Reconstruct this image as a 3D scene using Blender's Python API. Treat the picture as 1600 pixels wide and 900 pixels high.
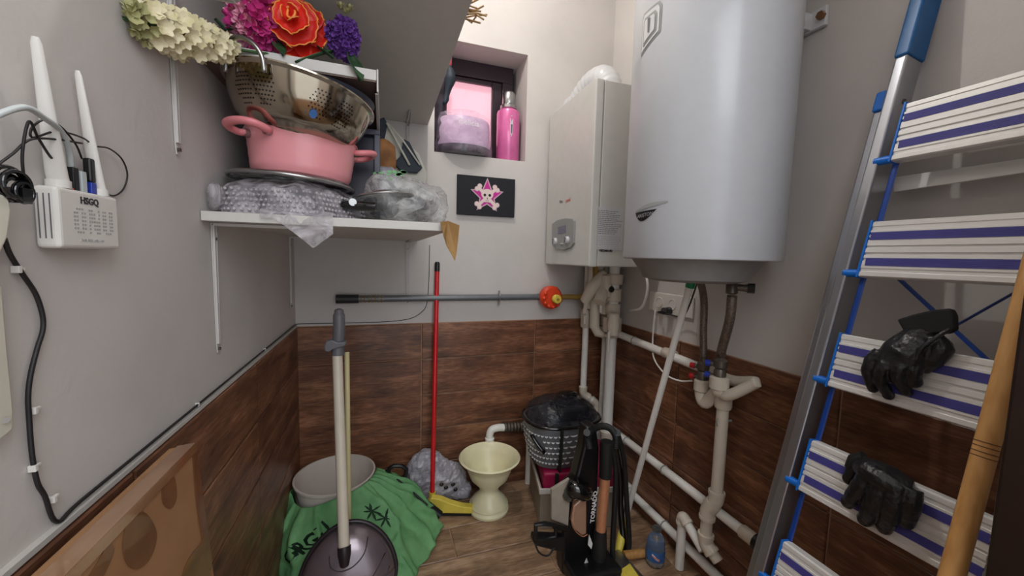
import bpy, math, random
from mathutils import Vector, Matrix, noise
random.seed(7)
scene = bpy.context.scene
for o in list(bpy.data.objects): bpy.data.objects.remove(o)
PI = math.pi
# ------------------------------------------------------------------ camera
H = 1.13                       # camera height above the floor
F = 600.0                      # focal length in pixels of the 1600 px frame
def vn(v): return Vector(v).normalized()
cy_ = vn((598-800, 395-450, F))                 # world +y (towards back wall) in camera axes right, down, forward
cx_ = Vector((2585-800, 446-450, F)); cx_.normalize(); cx_ = (cx_ - cx_.dot(cy_)*cy_).normalized()
cz_ = -(cx_.cross(cy_)); 
if cz_.y > 0: cz_ = -cz_
def ray(px, py):
    v = Vector((px-800, py-450, F)); return Vector((cx_.dot(v), cy_.dot(v), cz_.dot(v)))
def onY(px, py, Y): r = ray(px, py); r = r*(Y/r.y); r.z += H; return r
def onX(px, py, X): r = ray(px, py); r = r*(X/r.x); r.z += H; return r
def onZ(px, py, Z): r = ray(px, py); r = r*((Z-H)/r.z); r.z += H; return r
def onP(px, py, p0, n):
    r = ray(px, py); q = Vector(p0)-Vector((0,0,H)); r = r*(q.dot(n)/r.dot(n)); r.z += H; return r
cam = bpy.data.cameras.new('camera'); cam.sensor_width = 36; cam.lens = F*36/1600; cam.clip_start = 0.02
camo = bpy.data.objects.new('camera', cam); bpy.context.collection.objects.link(camo)
right = Vector((cx_.x, cy_.x, cz_.x)); up = -Vector((cx_.y, cy_.y, cz_.y)); back = -Vector((cx_.z, cy_.z, cz_.z))
m = Matrix((right, up, back)).transposed().to_4x4(); m.translation = (0, 0, H); camo.matrix_world = m
scene.camera = camo
# ------------------------------------------------------------------ light and exposure
vs = scene.view_settings; vs.view_transform = 'Standard'; vs.look = 'None'; vs.gamma = 1; vs.use_curve_mapping = False
vs.exposure = 0.47
w = bpy.data.worlds.new('world'); scene.world = w; w.use_nodes = True
w.node_tree.nodes['Background'].inputs[0].default_value = (0.90, 0.94, 1.0, 1)
w.node_tree.nodes['Background'].inputs[1].default_value = 1.10
LAMP = Vector((0.19, 1.11, H+1.40))
pl = bpy.data.lights.new('bulb_light', 'POINT'); pl.energy = 14.5; pl.shadow_soft_size = 0.022; pl.color = (1, 0.97, 0.93)
plo = bpy.data.objects.new('bulb_light', pl); plo.location = LAMP; bpy.context.collection.objects.link(plo)
al = bpy.data.lights.new('hallway_fill', 'AREA'); al.shape = 'SQUARE'; al.size = 1.3; al.energy = 16; al.color = (0.92, 0.96, 1)  # added fill light, unseen behind the camera, brightens the closet and floor
alo = bpy.data.objects.new('hallway_fill', al); alo.location = (0.05, -0.75, 2.15)
alo.rotation_euler = (math.radians(48), 0, 0); bpy.context.collection.objects.link(alo)

# ------------------------------------------------------------------ materials
def lin(c): 
    return tuple(((v/255)/12.92 if v/255 <= .04045 else ((v/255+.055)/1.055)**2.4) for v in c[:3])+(1,)
def mat(name, col, rough=.5, metal=0, col2=None, nscale=30, bump=0, bscale=60, spec=None, coat=0, alpha=1, trans=0, emit=None, es=1, stretch=None, sheen=0):
    m = bpy.data.materials.new(name); m.use_nodes = True; nt = m.node_tree; b = nt.nodes['Principled BSDF']
    b.inputs['Base Color'].default_value = lin(col); b.inputs['Roughness'].default_value = rough; b.inputs['Metallic'].default_value = metal
    b.inputs['Coat Weight'].default_value = coat; b.inputs['Alpha'].default_value = alpha; b.inputs['Transmission Weight'].default_value = trans
    if spec is not None: b.inputs['Specular IOR Level'].default_value = spec
    if emit: b.inputs['Emission Color'].default_value = lin(emit); b.inputs['Emission Strength'].default_value = es
    tc = nt.nodes.new('ShaderNodeTexCoord'); mp = nt.nodes.new('ShaderNodeMapping'); nt.links.new(tc.outputs['Object'], mp.inputs[0])
    if stretch: mp.inputs['Scale'].default_value = stretch
    if col2 is None: col2 = tuple(max(0, c*(0.985 if min(col) > 140 else .95)) for c in col)
    n = nt.nodes.new('ShaderNodeTexNoise'); n.inputs['Scale'].default_value = nscale; n.inputs['Detail'].default_value = 5
    nt.links.new(mp.outputs[0], n.inputs['Vector'])
    mx = nt.nodes.new('ShaderNodeMix'); mx.data_type = 'RGBA'; mx.inputs[6].default_value = lin(col); mx.inputs[7].default_value = lin(col2)
    cr = nt.nodes.new('ShaderNodeMapRange'); cr.inputs[1].default_value = .4; cr.inputs[2].default_value = .65
    nt.links.new(n.outputs[0], cr.inputs[0]); nt.links.new(cr.outputs[0], mx.inputs[0]); nt.links.new(mx.outputs[2], b.inputs['Base Color'])
    if bump:
        n2 = nt.nodes.new('ShaderNodeTexNoise'); n2.inputs['Scale'].default_value = bscale; n2.inputs['Detail'].default_value = 4
        nt.links.new(mp.outputs[0], n2.inputs['Vector'])
        bp = nt.nodes.new('ShaderNodeBump'); bp.inputs['Strength'].default_value = bump; bp.inputs['Distance'].default_value = .003
        nt.links.new(n2.outputs[0], bp.inputs['Height']); nt.links.new(bp.outputs[0], b.inputs['Normal'])
    return m
def film(name, col, rough=.15, op=.35):
    """thin clear plastic film: part see-through, part milky and glossy"""
    m = bpy.data.materials.new(name); m.use_nodes = True; nt = m.node_tree; b = nt.nodes['Principled BSDF']
    b.inputs['Base Color'].default_value = lin(col); b.inputs['Roughness'].default_value = rough
    tc = nt.nodes.new('ShaderNodeTexCoord'); n = nt.nodes.new('ShaderNodeTexNoise'); n.inputs['Scale'].default_value = 22; n.inputs['Detail'].default_value = 4
    n.inputs['Distortion'].default_value = 1.5
    nt.links.new(tc.outputs['Object'], n.inputs['Vector'])
    r = nt.nodes.new('ShaderNodeMapRange'); r.inputs[1].default_value = .38; r.inputs[2].default_value = .66; r.inputs[3].default_value = op*.5; r.inputs[4].default_value = min(1, op*1.6)
    nt.links.new(n.outputs[0], r.inputs[0]); nt.links.new(r.outputs[0], b.inputs['Alpha'])
    bp = nt.nodes.new('ShaderNodeBump'); bp.inputs['Strength'].default_value = .8; bp.inputs['Distance'].default_value = .01
    nt.links.new(n.outputs[0], bp.inputs['Height']); nt.links.new(bp.outputs[0], b.inputs['Normal'])
    return m
def wood(name, dark, mid, light, rough=.42, random_tile=True, sc=(1.6, 1, 1), vscale=9):
    m = bpy.data.materials.new(name); m.use_nodes = True; nt = m.node_tree; N = nt.nodes; L = nt.links; b = N['Principled BSDF']
    tc = N.new('ShaderNodeTexCoord'); oi = N.new('ShaderNodeObjectInfo')
    mul = N.new('ShaderNodeVectorMath'); mul.operation = 'SCALE'; mul.inputs[0].default_value = (13.7, 29.1, 7.3); L.new(oi.outputs['Random'], mul.inputs['Scale'])
    add = N.new('ShaderNodeVectorMath'); add.operation = 'ADD'; L.new(tc.outputs['Object'], add.inputs[0]); L.new(mul.outputs[0], add.inputs[1])
    mp = N.new('ShaderNodeMapping'); mp.inputs['Scale'].default_value = sc; L.new(add.outputs[0], mp.inputs[0])
    n1 = N.new('ShaderNodeTexNoise'); n1.inputs['Scale'].default_value = vscale; n1.inputs['Detail'].default_value = 8; n1.inputs['Roughness'].default_value = .62; n1.inputs['Distortion'].default_value = .6
    mp2 = N.new('ShaderNodeMapping'); mp2.inputs['Scale'].default_value = (.22, 2.2, 2.2); L.new(mp.outputs[0], mp2.inputs[0]); L.new(mp2.outputs[0], n1.inputs['Vector'])
    n2 = N.new('ShaderNodeTexNoise'); n2.inputs['Scale'].default_value = vscale*8; n2.inputs['Detail'].default_value = 6; L.new(mp2.outputs[0], n2.inputs['Vector'])
    n3 = N.new('ShaderNodeTexNoise'); n3.inputs['Scale'].default_value = 5; n3.inputs['Detail'].default_value = 3; L.new(mp.outputs[0], n3.inputs['Vector'])
    r = N.new('ShaderNodeValToRGB'); e = r.color_ramp.elements; e[0].position = .33; e[0].color = lin(dark); e[1].position = .68; e[1].color = lin(light)
    e2 = r.color_ramp.elements.new(.5); e2.color = lin(mid)
    mixf = N.new('ShaderNodeMath'); mixf.operation = 'MULTIPLY_ADD'; mixf.inputs[1].default_value = .35; L.new(n2.outputs[0], mixf.inputs[0])
    s = N.new('ShaderNodeMath'); s.operation = 'MULTIPLY'; s.inputs[1].default_value = .65; L.new(n1.outputs[0], s.inputs[0]); L.new(s.outputs[0], mixf.inputs[2]); L.new(mixf.outputs[0], r.inputs[0])
    hs = N.new('ShaderNodeHueSaturation'); L.new(r.outputs[0], hs.inputs['Color'])
    mr = N.new('ShaderNodeMapRange'); mr.inputs[1].default_value = .3; mr.inputs[2].default_value = .7; mr.inputs[3].default_value = .72; mr.inputs[4].default_value = 1.25; L.new(n3.outputs[0], mr.inputs[0]); L.new(mr.outputs[0], hs.inputs['Value'])
    L.new(hs.outputs[0], b.inputs['Base Color']); b.inputs['Roughness'].default_value = rough
    bp = N.new('ShaderNodeBump'); bp.inputs['Strength'].default_value = .25; bp.inputs['Distance'].default_value = .002; L.new(n2.outputs[0], bp.inputs['Height']); L.new(bp.outputs[0], b.inputs['Normal'])
    return m
M = {}
M['plaster'] = mat('plaster', (205,200,196), .7, col2=(198,193,189), nscale=4, bump=.15, bscale=120)
M['ceiling'] = mat('ceiling_paint', (215,212,208), .8)
M['wall_tile'] = wood('wall_tile', (64,38,28), (114,74,52), (160,114,84), .38)
M['floor_tile'] = wood('floor_tile', (92,70,54), (150,120,94), (190,162,134), .38)
M['grout'] = mat('grout', (176,140,114), .9)
M['darkframe'] = mat('dark_frame', (46,32,42), .35)
M['jamb'] = mat('door_jamb', (38,26,22), .35, col2=(28,18,16), nscale=8)
M['white_metal'] = mat('white_enamel', (206,207,209), .28, col2=(203,204,207), coat=.4)
M['boiler'] = mat('boiler_enamel', (204,203,198), .35)
M['heater'] = mat('heater_enamel', (190,192,196), .30, col2=(188,190,194), coat=.12)
M['grey_pl'] = mat('grey_plastic', (150,152,150), .4)
M['dgrey_pl'] = mat('dark_grey_plastic', (105,104,108), .45)
M['dome'] = mat('grey_dome', (130,128,126), .4)
M['shelf'] = mat('shelf_laminate', (200,196,190), .45)
M['shelf_under'] = mat('shelf_underside', (112,92,84), .7, col2=(98,80,74), nscale=8)
M['bracket'] = mat('bracket_white', (196,192,188), .4)
M['screw'] = mat('screw_steel', (120,115,110), .35, 1)
M['pvc'] = mat('white_pipe', (236,234,228), .35)
M['pvc2'] = mat('cream_fitting', (214,204,188), .4)
M['cream'] = mat('cream_plastic', (232,226,188), .35)
M['cream_box'] = mat('cream_cover', (214,212,196), .4)
M['pole'] = mat('cream_pole', (205,194,176), .4)
M['pole2'] = mat('pale_yellow_pole', (206,194,146), .4)
M['black'] = mat('black_plastic', (20,20,22), .35)
M['gloss_black'] = mat('gloss_black', (14,14,16), .12, coat=.5)
M['rubber'] = mat('black_rubber', (22,22,22), .6)
M['vac_black'] = mat('vacuum_black', (16,16,18), .32)
M['cable'] = mat('black_cable', (30,28,30), .5)
M['ant'] = mat('white_plastic', (222,218,212), .38)
M['steel'] = mat('steel', (200,190,172), .13, 1, col2=(160,148,130), nscale=3)
M['steel_d'] = mat('brushed_steel', (170,170,170), .3, 1)
M['pink'] = mat('pink_enamel', (228,150,155), .32, coat=.3)
M['pinkpl'] = mat('pink_plastic', (232,140,146), .38)
M['thermos'] = mat('pink_thermos', (222,108,168), .3, .1, coat=.4)
M['navy'] = mat('navy_plastic', (36,36,54), .45)
M['grey_lid'] = mat('slate_plastic', (84,84,98), .45)
M['darkpan'] = mat('dark_pan', (62,66,78), .4)
M['bubble'] = film('bubble_wrap', (196,190,194), .25, .55)
M['clear'] = film('clear_bag', (218,218,216), .16, .42)
M['wrap'] = film('clear_wrap', (226,206,230), .12, .2)
M['greybag'] = mat('grey_bag', (166,164,170), .3, col2=(140,136,146), nscale=12, bump=.5, bscale=18)
M['lavender'] = mat('lavender_pan', (206,176,206), .3)
M['white_cloth'] = mat('white_cloth', (205,203,190), .7)
M['teal'] = mat('dark_teal_trim', (24,38,52), .6)
M['orange_b'] = mat('orange_brown_fabric', (176,122,72), .7, col2=(130,84,44), nscale=20)
M['green_print'] = mat('green_print', (120,190,120), .5)
M['kraft'] = mat('kraft_paper', (176,140,88), .6, col2=(146,110,64), nscale=18, bump=.4, bscale=20)
M['canvas'] = mat('black_canvas', (24,26,34), .8)
M['magenta'] = mat('magenta_paint', (205,28,150), .6)
M['bone'] = mat('bone_paint', (232,212,206), .6)
M['outline'] = mat('outline_paint', (206,176,186), .6)
M['pipe_grey'] = mat('grey_pipe', (112,116,120), .35, .3)
M['pipe_end'] = mat('dark_pipe', (46,46,48), .5)
M['tow'] = mat('yellow_tow', (160,128,60), .8)
M['red_orange'] = mat('red_orange_plastic', (226,70,34), .35)
M['yellow'] = mat('yellow_plastic', (226,206,84), .4)
M['brass'] = mat('brass', (150,110,80), .35, .8)
M['red'] = mat('red_stick', (206,28,36), .3, coat=.3)
M['blue'] = mat('blue_plastic', (16,112,212), .35)
M['blue_d'] = mat('blue_strap', (12,62,148), .45)
M['blue_grip'] = mat('blue_grip', (18,98,160), .4)
M['stripe'] = mat('violet_stripe', (74,72,152), .6)
M['alu'] = mat('aluminium', (232,231,228), .36, .2, col2=(222,221,218), nscale=40, stretch=(1,.05,1))
M['alu_rail'] = mat('aluminium_rail', (176,178,184), .28, .85)
M['leather'] = mat('black_leather', (24,24,27), .34, col2=(16,16,18), nscale=40, bump=.7, bscale=110)
M['leather_in'] = mat('black_lining', (12,12,13), .8)
M['stick'] = mat('bamboo_stick', (200,152,92), .5, col2=(182,132,74), nscale=14, stretch=(6,6,.6))
M['stick_mark'] = mat('stick_mark', (96,62,30), .6)
M['card'] = mat('cardboard', (160,118,80), .75, col2=(150,108,72), nscale=12)
M['tape_b'] = mat('brown_tape', (122,78,46), .3, col2=(104,64,36), nscale=20, coat=.4)
M['tape_c'] = mat('clear_tape', (170,134,104), .2, col2=(128,88,58), nscale=14, coat=.6, stretch=(1,.25,1))
M['green'] = mat('green_fabric', (112,166,110), .7, col2=(92,148,94), nscale=16, bump=.3, bscale=30)
M['green_ink'] = mat('dark_green_ink', (16,52,30), .7)
M['bucket'] = mat('bucket_white', (214,204,194), .4)
M['pan_shell'] = mat('metallic_purple_grey', (128,116,122), .26, .55, coat=.5)
M['pan_dark'] = mat('metallic_dark', (50,42,46), .35, .3)
M['crate'] = mat('crate_grey', (158,148,134), .55)
M['maroon'] = mat('magenta_box', (158,22,72), .4)
M['basket'] = mat('basket_grey', (118,120,124), .35, .3)
M['slot'] = mat('slot_light', (214,214,216), .35)
M['smoke'] = film('smoked_lid', (34,36,42), .1, .8)
M['copper'] = mat('copper', (212,146,108), .3, .35)
M['copper_win'] = mat('copper_window', (186,148,124), .2, .3, coat=.5)
M['white_ink'] = mat('white_print', (225,225,225), .6)
M['grey_ink'] = mat('grey_print', (120,120,122), .7)
M['light_ink'] = mat('light_print', (170,168,166), .7)
M['red_ink'] = mat('red_print', (214,110,100), .7)
M['paper'] = mat('label_paper', (206,208,212), .6)
M['lcd'] = mat('lcd', (92,92,112), .3, col2=(130,130,150), nscale=200)
M['braid'] = mat('braided_hose', (128,116,106), .4, .6, col2=(90,80,72), nscale=220, bump=.5, bscale=300)
M['valve_blue'] = mat('valve_blue', (34,56,160), .4)
M['valve_red'] = mat('valve_red', (190,30,36), .4)
M['valve_metal'] = mat('aged_brass', (104,96,88), .4, .6)
M['eth'] = mat('grey_cable', (188,196,196), .5)
M['orange'] = mat('orange_plug', (240,110,70), .4)
M['win_pink'] = mat('lit_frosted_pane', (226,180,190), .35, emit=(232,168,184), es=.55)
M['green_cap'] = mat('green_cap', (20,140,86), .4)
M['bottle'] = mat('clear_bottle', (215,225,225), .08, trans=.9)
M['blabel'] = mat('blue_label', (44,92,150), .5, col2=(60,110,170), nscale=30)
M['blabel2'] = mat('red_label', (170,60,60), .5, col2=(210,190,190), nscale=60)
M['wh_petal'] = mat('cream_petal', (222,212,178), .6, col2=(200,190,142), nscale=25)
M['gr_petal'] = mat('greenish_petal', (170,168,118), .6)
M['pk_petal'] = mat('pink_petal', (206,60,140), .6, col2=(170,30,100), nscale=25)
M['pk_petal2'] = mat('pale_pink_petal', (224,150,176), .6)
M['pu_petal'] = mat('purple_petal', (112,66,152), .6, col2=(78,42,114), nscale=30)
M['rd_petal'] = mat('red_petal', (222,40,22), .5, col2=(190,22,18), nscale=16)
M['or_edge'] = mat('orange_edge', (246,150,70), .5)
M['leaf'] = mat('leaf', (50,84,50), .5, col2=(34,60,38), nscale=20)
M['stem'] = mat('stem', (70,100,60), .6)
M['clothes'] = mat('dark_clothes', (34,36,48), .8, col2=(64,44,52), nscale=25)
M['redcloth'] = mat('red_cloth', (170,60,70), .8)

# ------------------------------------------------------------------ mesh builder
COL = bpy.context.collection
def frame(d, hint=Vector((0,0,1))):
    d = Vector(d).normalized()
    if abs(d.dot(hint)) > .97: hint = Vector((1,0,0))
    u = d.cross(hint).normalized(); v = u.cross(d).normalized(); return u, v, d
class MB:
    def __init__(s): s.v = []; s.f = []
    def add(s, vs, fs):
        n = len(s.v); s.v += [Vector(a) for a in vs]; s.f += [tuple(i+n for i in f) for f in fs]; return s
    def box(s, x0, x1, y0, y1, z0, z1, T=None):
        vs = [Vector((x, y, z)) for x in (x0, x1) for y in (y0, y1) for z in (z0, z1)]
        if T is not None: vs = [T @ a for a in vs]
        return s.add(vs, [(0,1,3,2),(4,6,7,5),(0,4,5,1),(2,3,7,6),(0,2,6,4),(1,5,7,3)])
    def ring_loft(s, rings, cap0=True, cap1=True, closed=False):
        n = len(rings[0]); vs = [p for r in rings for p in r]; fs = []
        k = len(rings); rng = k if closed else k-1
        for i in range(rng):
            a = i*n; b = ((i+1) % k)*n
            for j in range(n):
                j2 = (j+1) % n; fs.append((a+j, a+j2, b+j2, b+j))
        if not closed:
            if cap0: fs.append(tuple(reversed(range(n))))
            if cap1: fs.append(tuple(range((k-1)*n, k*n)))
        return s.add(vs, fs)
    def tube(s, pts, r, n=10, closed=False, flat=1.0, caps=True):
        pts = [Vector(p) for p in pts]; k = len(pts)
        rs = r if isinstance(r, (list, tuple)) else [r]*k
        rings = []; u = None
        for i, p in enumerate(pts):
            if closed: d = pts[(i+1) % k]-pts[i-1]
            else: d = (pts[min(i+1, k-1)]-pts[max(i-1, 0)])
            if d.length < 1e-9: d = Vector((0,0,1))
            d.normalize()
            if u is None: u = frame(d)[0]
            u = (u-u.dot(d)*d)
            if u.length < 1e-6: u = frame(d)[0]
            u.normalize(); v = d.cross(u)
            rings.append([p+(u*math.cos(2*PI*j/n)+v*math.sin(2*PI*j/n)*flat)*rs[i] for j in range(n)])
        return s.ring_loft(rings, caps, caps, closed)
    def cyl(s, p0, p1, r0, r1=None, n=20): return s.tube([p0, p1], [r0, r0 if r1 is None else r1], n)
    def lathe(s, prof, c=(0,0,0), n=32, T=None, sx=1, sy=1):
        rings = []
        for (r, z) in prof:
            ring = [Vector((r*math.cos(2*PI*j/n)*sx, r*math.sin(2*PI*j/n)*sy, z)) for j in range(n)]
            if T is not None: ring = [T @ a for a in ring]
            rings.append([a+Vector(c) for a in ring])
        return s.ring_loft(rings, prof[0][0] > 1e-5, prof[-1][0] > 1e-5)
    def ball(s, c, r, n=12, T=None):
        r = Vector(r) if not isinstance(r, (int, float)) else Vector((r, r, r))
        rings = []
        for i in range(n+1):
            a = -PI/2+PI*i/n; q = max(math.cos(a), 1e-4)
            ring = [Vector((r.x*q*math.cos(2*PI*j/(2*n)), r.y*q*math.sin(2*PI*j/(2*n)), r.z*math.sin(a))) for j in range(2*n)]
            if T is not None: ring = [T @ x for x in ring]
            rings.append([x+Vector(c) for x in ring])
        return s.ring_loft(rings)
    def prism(s, pts, o, u, v, w, th):
        """outline pts (a,b) in plane o + a*u + b*v, extruded th along w"""
        o = Vector(o); u = Vector(u); v = Vector(v); w = Vector(w)
        return s.ring_loft([[o+a*u+b*v for a, b in pts], [o+a*u+b*v+w*th for a, b in pts]])
    def poly3(s, pts, off):
        pts = [Vector(p) for p in pts]; return s.ring_loft([pts, [p+Vector(off) for p in pts]])
    def grid(s, fn, nu, nv, closed_u=False):
        vs = [Vector(fn(i/nu, j/nv)) for j in range(nv+1) for i in range(nu+1)]
        fs = [(j*(nu+1)+i, j*(nu+1)+i+1, (j+1)*(nu+1)+i+1, (j+1)*(nu+1)+i) for j in range(nv) for i in range(nu)]
        return s.add(vs, fs)
    def build(s, name, mt, parent=None, loc=None, smooth=None, bevel=0, seg=2, remesh=0, solid=0, sub=0, disp=0, dscale=.05, kind=None, label=None, facet=False):
        base = Vector((0,0,0))
        if loc is not None: base = Vector(loc)
        q = parent
        while q is not None: base = base+q.location; q = q.parent
        me = bpy.data.meshes.new(name); me.from_pydata([a-base for a in s.v], [], s.f); me.update()
        o = bpy.data.objects.new(name, me); COL.objects.link(o); o.parent = parent
        if loc is not None: o.location = Vector(loc)
        me.materials.append(mt)
        if smooth is not None:
            for p in me.polygons: p.use_smooth = True
            if smooth < 180: me.set_sharp_from_angle(angle=math.radians(smooth))
        if remesh:
            md = o.modifiers.new('r', 'REMESH'); md.mode = 'VOXEL'; md.voxel_size = remesh; md.use_smooth_shade = not facet
            md = o.modifiers.new('s', 'SMOOTH'); md.factor = .5; md.iterations = 3
        if solid: md = o.modifiers.new('s', 'SOLIDIFY'); md.thickness = solid
        if sub: md = o.modifiers.new('s', 'SUBSURF'); md.levels = sub; md.render_levels = sub
        if disp:
            tx = bpy.data.textures.new('t', 'CLOUDS'); tx.noise_scale = dscale; md = o.modifiers.new('d', 'DISPLACE'); md.texture = tx; md.strength = disp; md.texture_coords = 'LOCAL'
        if bevel: md = o.modifiers.new('b', 'BEVEL'); md.width = bevel; md.segments = seg; md.limit_method = 'ANGLE'; md.harden_normals = False
        if kind: o['kind'] = kind
        if label: o['label'] = label
        return o
def tag(o, label, cat, group=None, kind=None):
    o['label'] = label; o['category'] = cat
    if group: o['group'] = group
    if kind: o['kind'] = kind
    return o
def thing(name, loc, label, cat, group=None):
    o = bpy.data.objects.new(name, None); o.location = loc; o.empty_display_size = .05; COL.objects.link(o); return tag(o, label, cat, group)
def struct(name, mb, mt, parent=None, **k):
    o = mb.build(name, mt, parent, **k)
    if parent is None: o['kind'] = 'structure'
    return o
def smoothpts(pts, n=6):
    pts = [Vector(p) for p in pts]; out = []
    P = [pts[0]*2-pts[1]]+pts+[pts[-1]*2-pts[-2]]
    for i in range(1, len(P)-2):
        p0, p1, p2, p3 = P[i-1:i+3]
        for k in range(n):
            t = k/n; out.append(.5*((2*p1)+(-p0+p2)*t+(2*p0-5*p1+4*p2-p3)*t*t+(-p0+3*p1-3*p2+p3)*t**3))
    out.append(pts[-1]); return out
def text(name, s, size, o, u, v, mt, parent=None, loc=None, ext=.0004, bold=0, align='LEFT', xs=1):
    c = bpy.data.curves.new('t', 'FONT'); c.body = s; c.size = size; c.extrude = ext; c.align_x = align; c.offset = bold; c.resolution_u = 2
    t = bpy.data.objects.new('t', c); COL.objects.link(t); dg = bpy.context.evaluated_depsgraph_get()
    me = bpy.data.meshes.new_from_object(t.evaluated_get(dg)); bpy.data.objects.remove(t)
    u = Vector(u).normalized(); v = Vector(v).normalized(); w = u.cross(v)
    mb = MB(); mb.add([Vector(o)+u*p.co.x*xs+v*p.co.y+w*p.co.z for p in me.vertices], [tuple(p.vertices) for p in me.polygons])
    bpy.data.meshes.remove(me)
    return mb.build(name, mt, parent, loc=loc)
X, Y, Z = Vector((1,0,0)), Vector((0,1,0)), Vector((0,0,1))

# ------------------------------------------------------------------ setting
XL, XR, YB, ZC = -0.338, 1.094, 1.75, 2.68
TP, TT = 0.164, 0.82         # tile pitch, top of the wainscot
NX0, NX1, NZ0, NZ1, NY = 0.215, 0.64, H+.448, H+.93, 1.953
YF = -1.3
struct('wall_left', MB().box(XL-.1, XL, YF, YB+.3, 0, ZC), M['plaster'])
struct('wall_right', MB().box(XR, XR+.1, YF, YB+.3, 0, ZC), M['plaster'])
wb = MB()
wb.box(XL, NX0, YB, NY, 0, ZC); wb.box(NX1, XR, YB, NY, 0, ZC); wb.box(NX0, NX1, YB, NY, 0, NZ0); wb.box(NX0, NX1, YB, NY, NZ1, ZC)
struct('wall_back', wb, M['plaster'])
struct('floor', MB().box(XL-.1, XR+.1, YF, YB+.3, -.08, -.006), M['grout'])
struct('ceiling', MB().box(XL-.1, XR+.1, YF, YB+.3, ZC, ZC+.1), M['ceiling'])
JX = 0.70
wf = MB(); wf.box(JX+.05, XR, .10, .225, 0, ZC); wf.box(XL, JX+.05, .10, .225, 2.12, ZC)
struct('wall_front', wf, M['plaster'])
d1 = MB(); d1.box(JX, JX+.055, .08, .231, 0, 2.12); d1.box(XL+.002, JX+.055, .08, .231, 2.07, 2.12); d1.box(XL+.002, XL+.03, .08, .20, 0, 2.07)
struct('door_1', d1, M['jamb'], bevel=.004)
# tiles, each one an object
def tile_mesh(name, L, W, T, mt):
    g = .0024; b = .0022
    a0, a1, w0, w1 = g, L-g, g, W-g
    vs = [(a0,w0,-.004),(a1,w0,-.004),(a1,w1,-.004),(a0,w1,-.004),(a0,w0,T-b),(a1,w0,T-b),(a1,w1,T-b),(a0,w1,T-b),(a0+b,w0+b,T),(a1-b,w0+b,T),(a1-b,w1-b,T),(a0+b,w1-b,T)]
    fs = [(3,2,1,0)]+[(i,(i+1)%4,(i+1)%4+4,i+4) for i in range(4)]+[(i+4,(i+1)%4+4,(i+1)%4+8,i+8) for i in range(4)]+[(8,9,10,11)]
    me = bpy.data.meshes.new(name); me.from_pydata(vs, [], fs); me.materials.append(mt); return me
TL = .55
me_full = {}
def put_tiles(parent, o, u, v, a0, a1, rows, off, mt, key, stag=0, T=.006):
    """rows = list of (b0,b1); tiles of length TL along u, joints at off + k*TL"""
    u = Vector(u); v = Vector(v); w_ = u.cross(v); Rm = Matrix((u, v, w_)).transposed()
    for ri, (b0, b1) in enumerate(rows):
        k = math.floor((a0-off-stag*(ri % 3))/TL)
        while True:
            s0 = off+stag*(ri % 3)+k*TL; s1 = s0+TL; k += 1
            if s0 >= a1-1e-4: break
            c0, c1 = max(s0, a0), min(s1, a1)
            if c1-c0 < .01: continue
            kk = (key, round(c1-c0, 3), round(b1-b0, 3))
            if kk not in me_full: me_full[kk] = tile_mesh('tile', c1-c0, b1-b0, T, mt)
            t = bpy.data.objects.new('tile', me_full[kk]); COL.objects.link(t); t.parent = parent
            mm = Rm.to_4x4(); mm.translation = Vector(o)+u*c0+v*b0; t.matrix_local = mm
rows = [(max(0, TT-(i+1)*TP), TT-i*TP) for i in range(5)]
wob = bpy.data.objects
g = MB().box(XL, XR, YB-.0035, YB, 0, TT).build('grout', M['grout'], wob['wall_back'])
put_tiles(wob['wall_back'], (0, YB-.006, 0), X, Z, XL, XR, rows, .165, M['wall_tile'], 'w', T=.006)
MB().box(XL, XL+.0035, -.2, YB, 0, TT).build('grout', M['grout'], wob['wall_left'])
put_tiles(wob['wall_left'], (XL+.004, 0, 0), Y, Z, -.2, YB-.008, rows, .10, M['wall_tile'], 'w', T=.004)
MB().box(XR-.0035, XR, .225, YB, 0, TT).build('grout', M['grout'], wob['wall_right'])
put_tiles(wob['wall_right'], (XR-.004, YB-.008, 0), -Y, Z, 0, YB-.008-.225, rows, .02, M['wall_tile'], 'w', T=.004)
frows = [(YF+.02+i*TP, YF+.02+(i+1)*TP) for i in range(19)]
frows = [(1.301-.13+k*TP, 1.301-.13+(k+1)*TP) for k in range(-14, 4)]
frows = [(a, min(b, YB-.008)) for a, b in frows if a < YB-.02 and b > -.3]
put_tiles(wob['floor'], (0, 0, -.006), X, Y, XL, XR, frows, .05, M['floor_tile'], 'f', stag=.21, T=.006)
tr = MB().box(XL, XL+.0075, -.2, YB-.008, TT+.0004, TT+.007); o = tr.build('trim_1', M['shelf']); o['kind'] = 'structure'

# window at the back of the niche
win = MB(); fy0, fy1 = NY-.055, NY
win.box(NX0+.001, NX1-.02, fy0, fy1, NZ1-.075, NZ1-.001); win.box(NX0+.001, NX1-.02, fy0, fy1, NZ0+.001, NZ0+.05)
win.box(NX1-.075, NX1-.02, fy0, fy1, NZ0+.05, NZ1-.075); win.box(NX0+.001, NX0+.04, fy0, fy1, NZ0+.05, NZ1-.075)
o = struct('window_1', win, M['darkframe'], bevel=.003)
sx0, sx1, sz0, sz1 = NX0+.042, NX1-.076, NZ0+.051, NZ1-.077
sh = MB(); sh.box(sx0, sx0+.035, fy0+.008, fy1-.012, sz0, sz1); sh.box(sx1-.05, sx1, fy0+.008, fy1-.012, sz0, sz1)
sh.box(sx0+.035, sx1-.05, fy0+.008, fy1-.012, sz0, sz0+.04); sh.box(sx0+.035, sx1-.05, fy0+.008, fy1-.012, sz1-.02, sz1)
s_ = sh.build('sash', M['darkframe'], o, bevel=.003)
MB().box(sx0+.035, sx1-.05, fy1-.03, fy1-.024, sz0+.04, sz1-.02).build('pane', M['win_pink'], s_)
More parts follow.
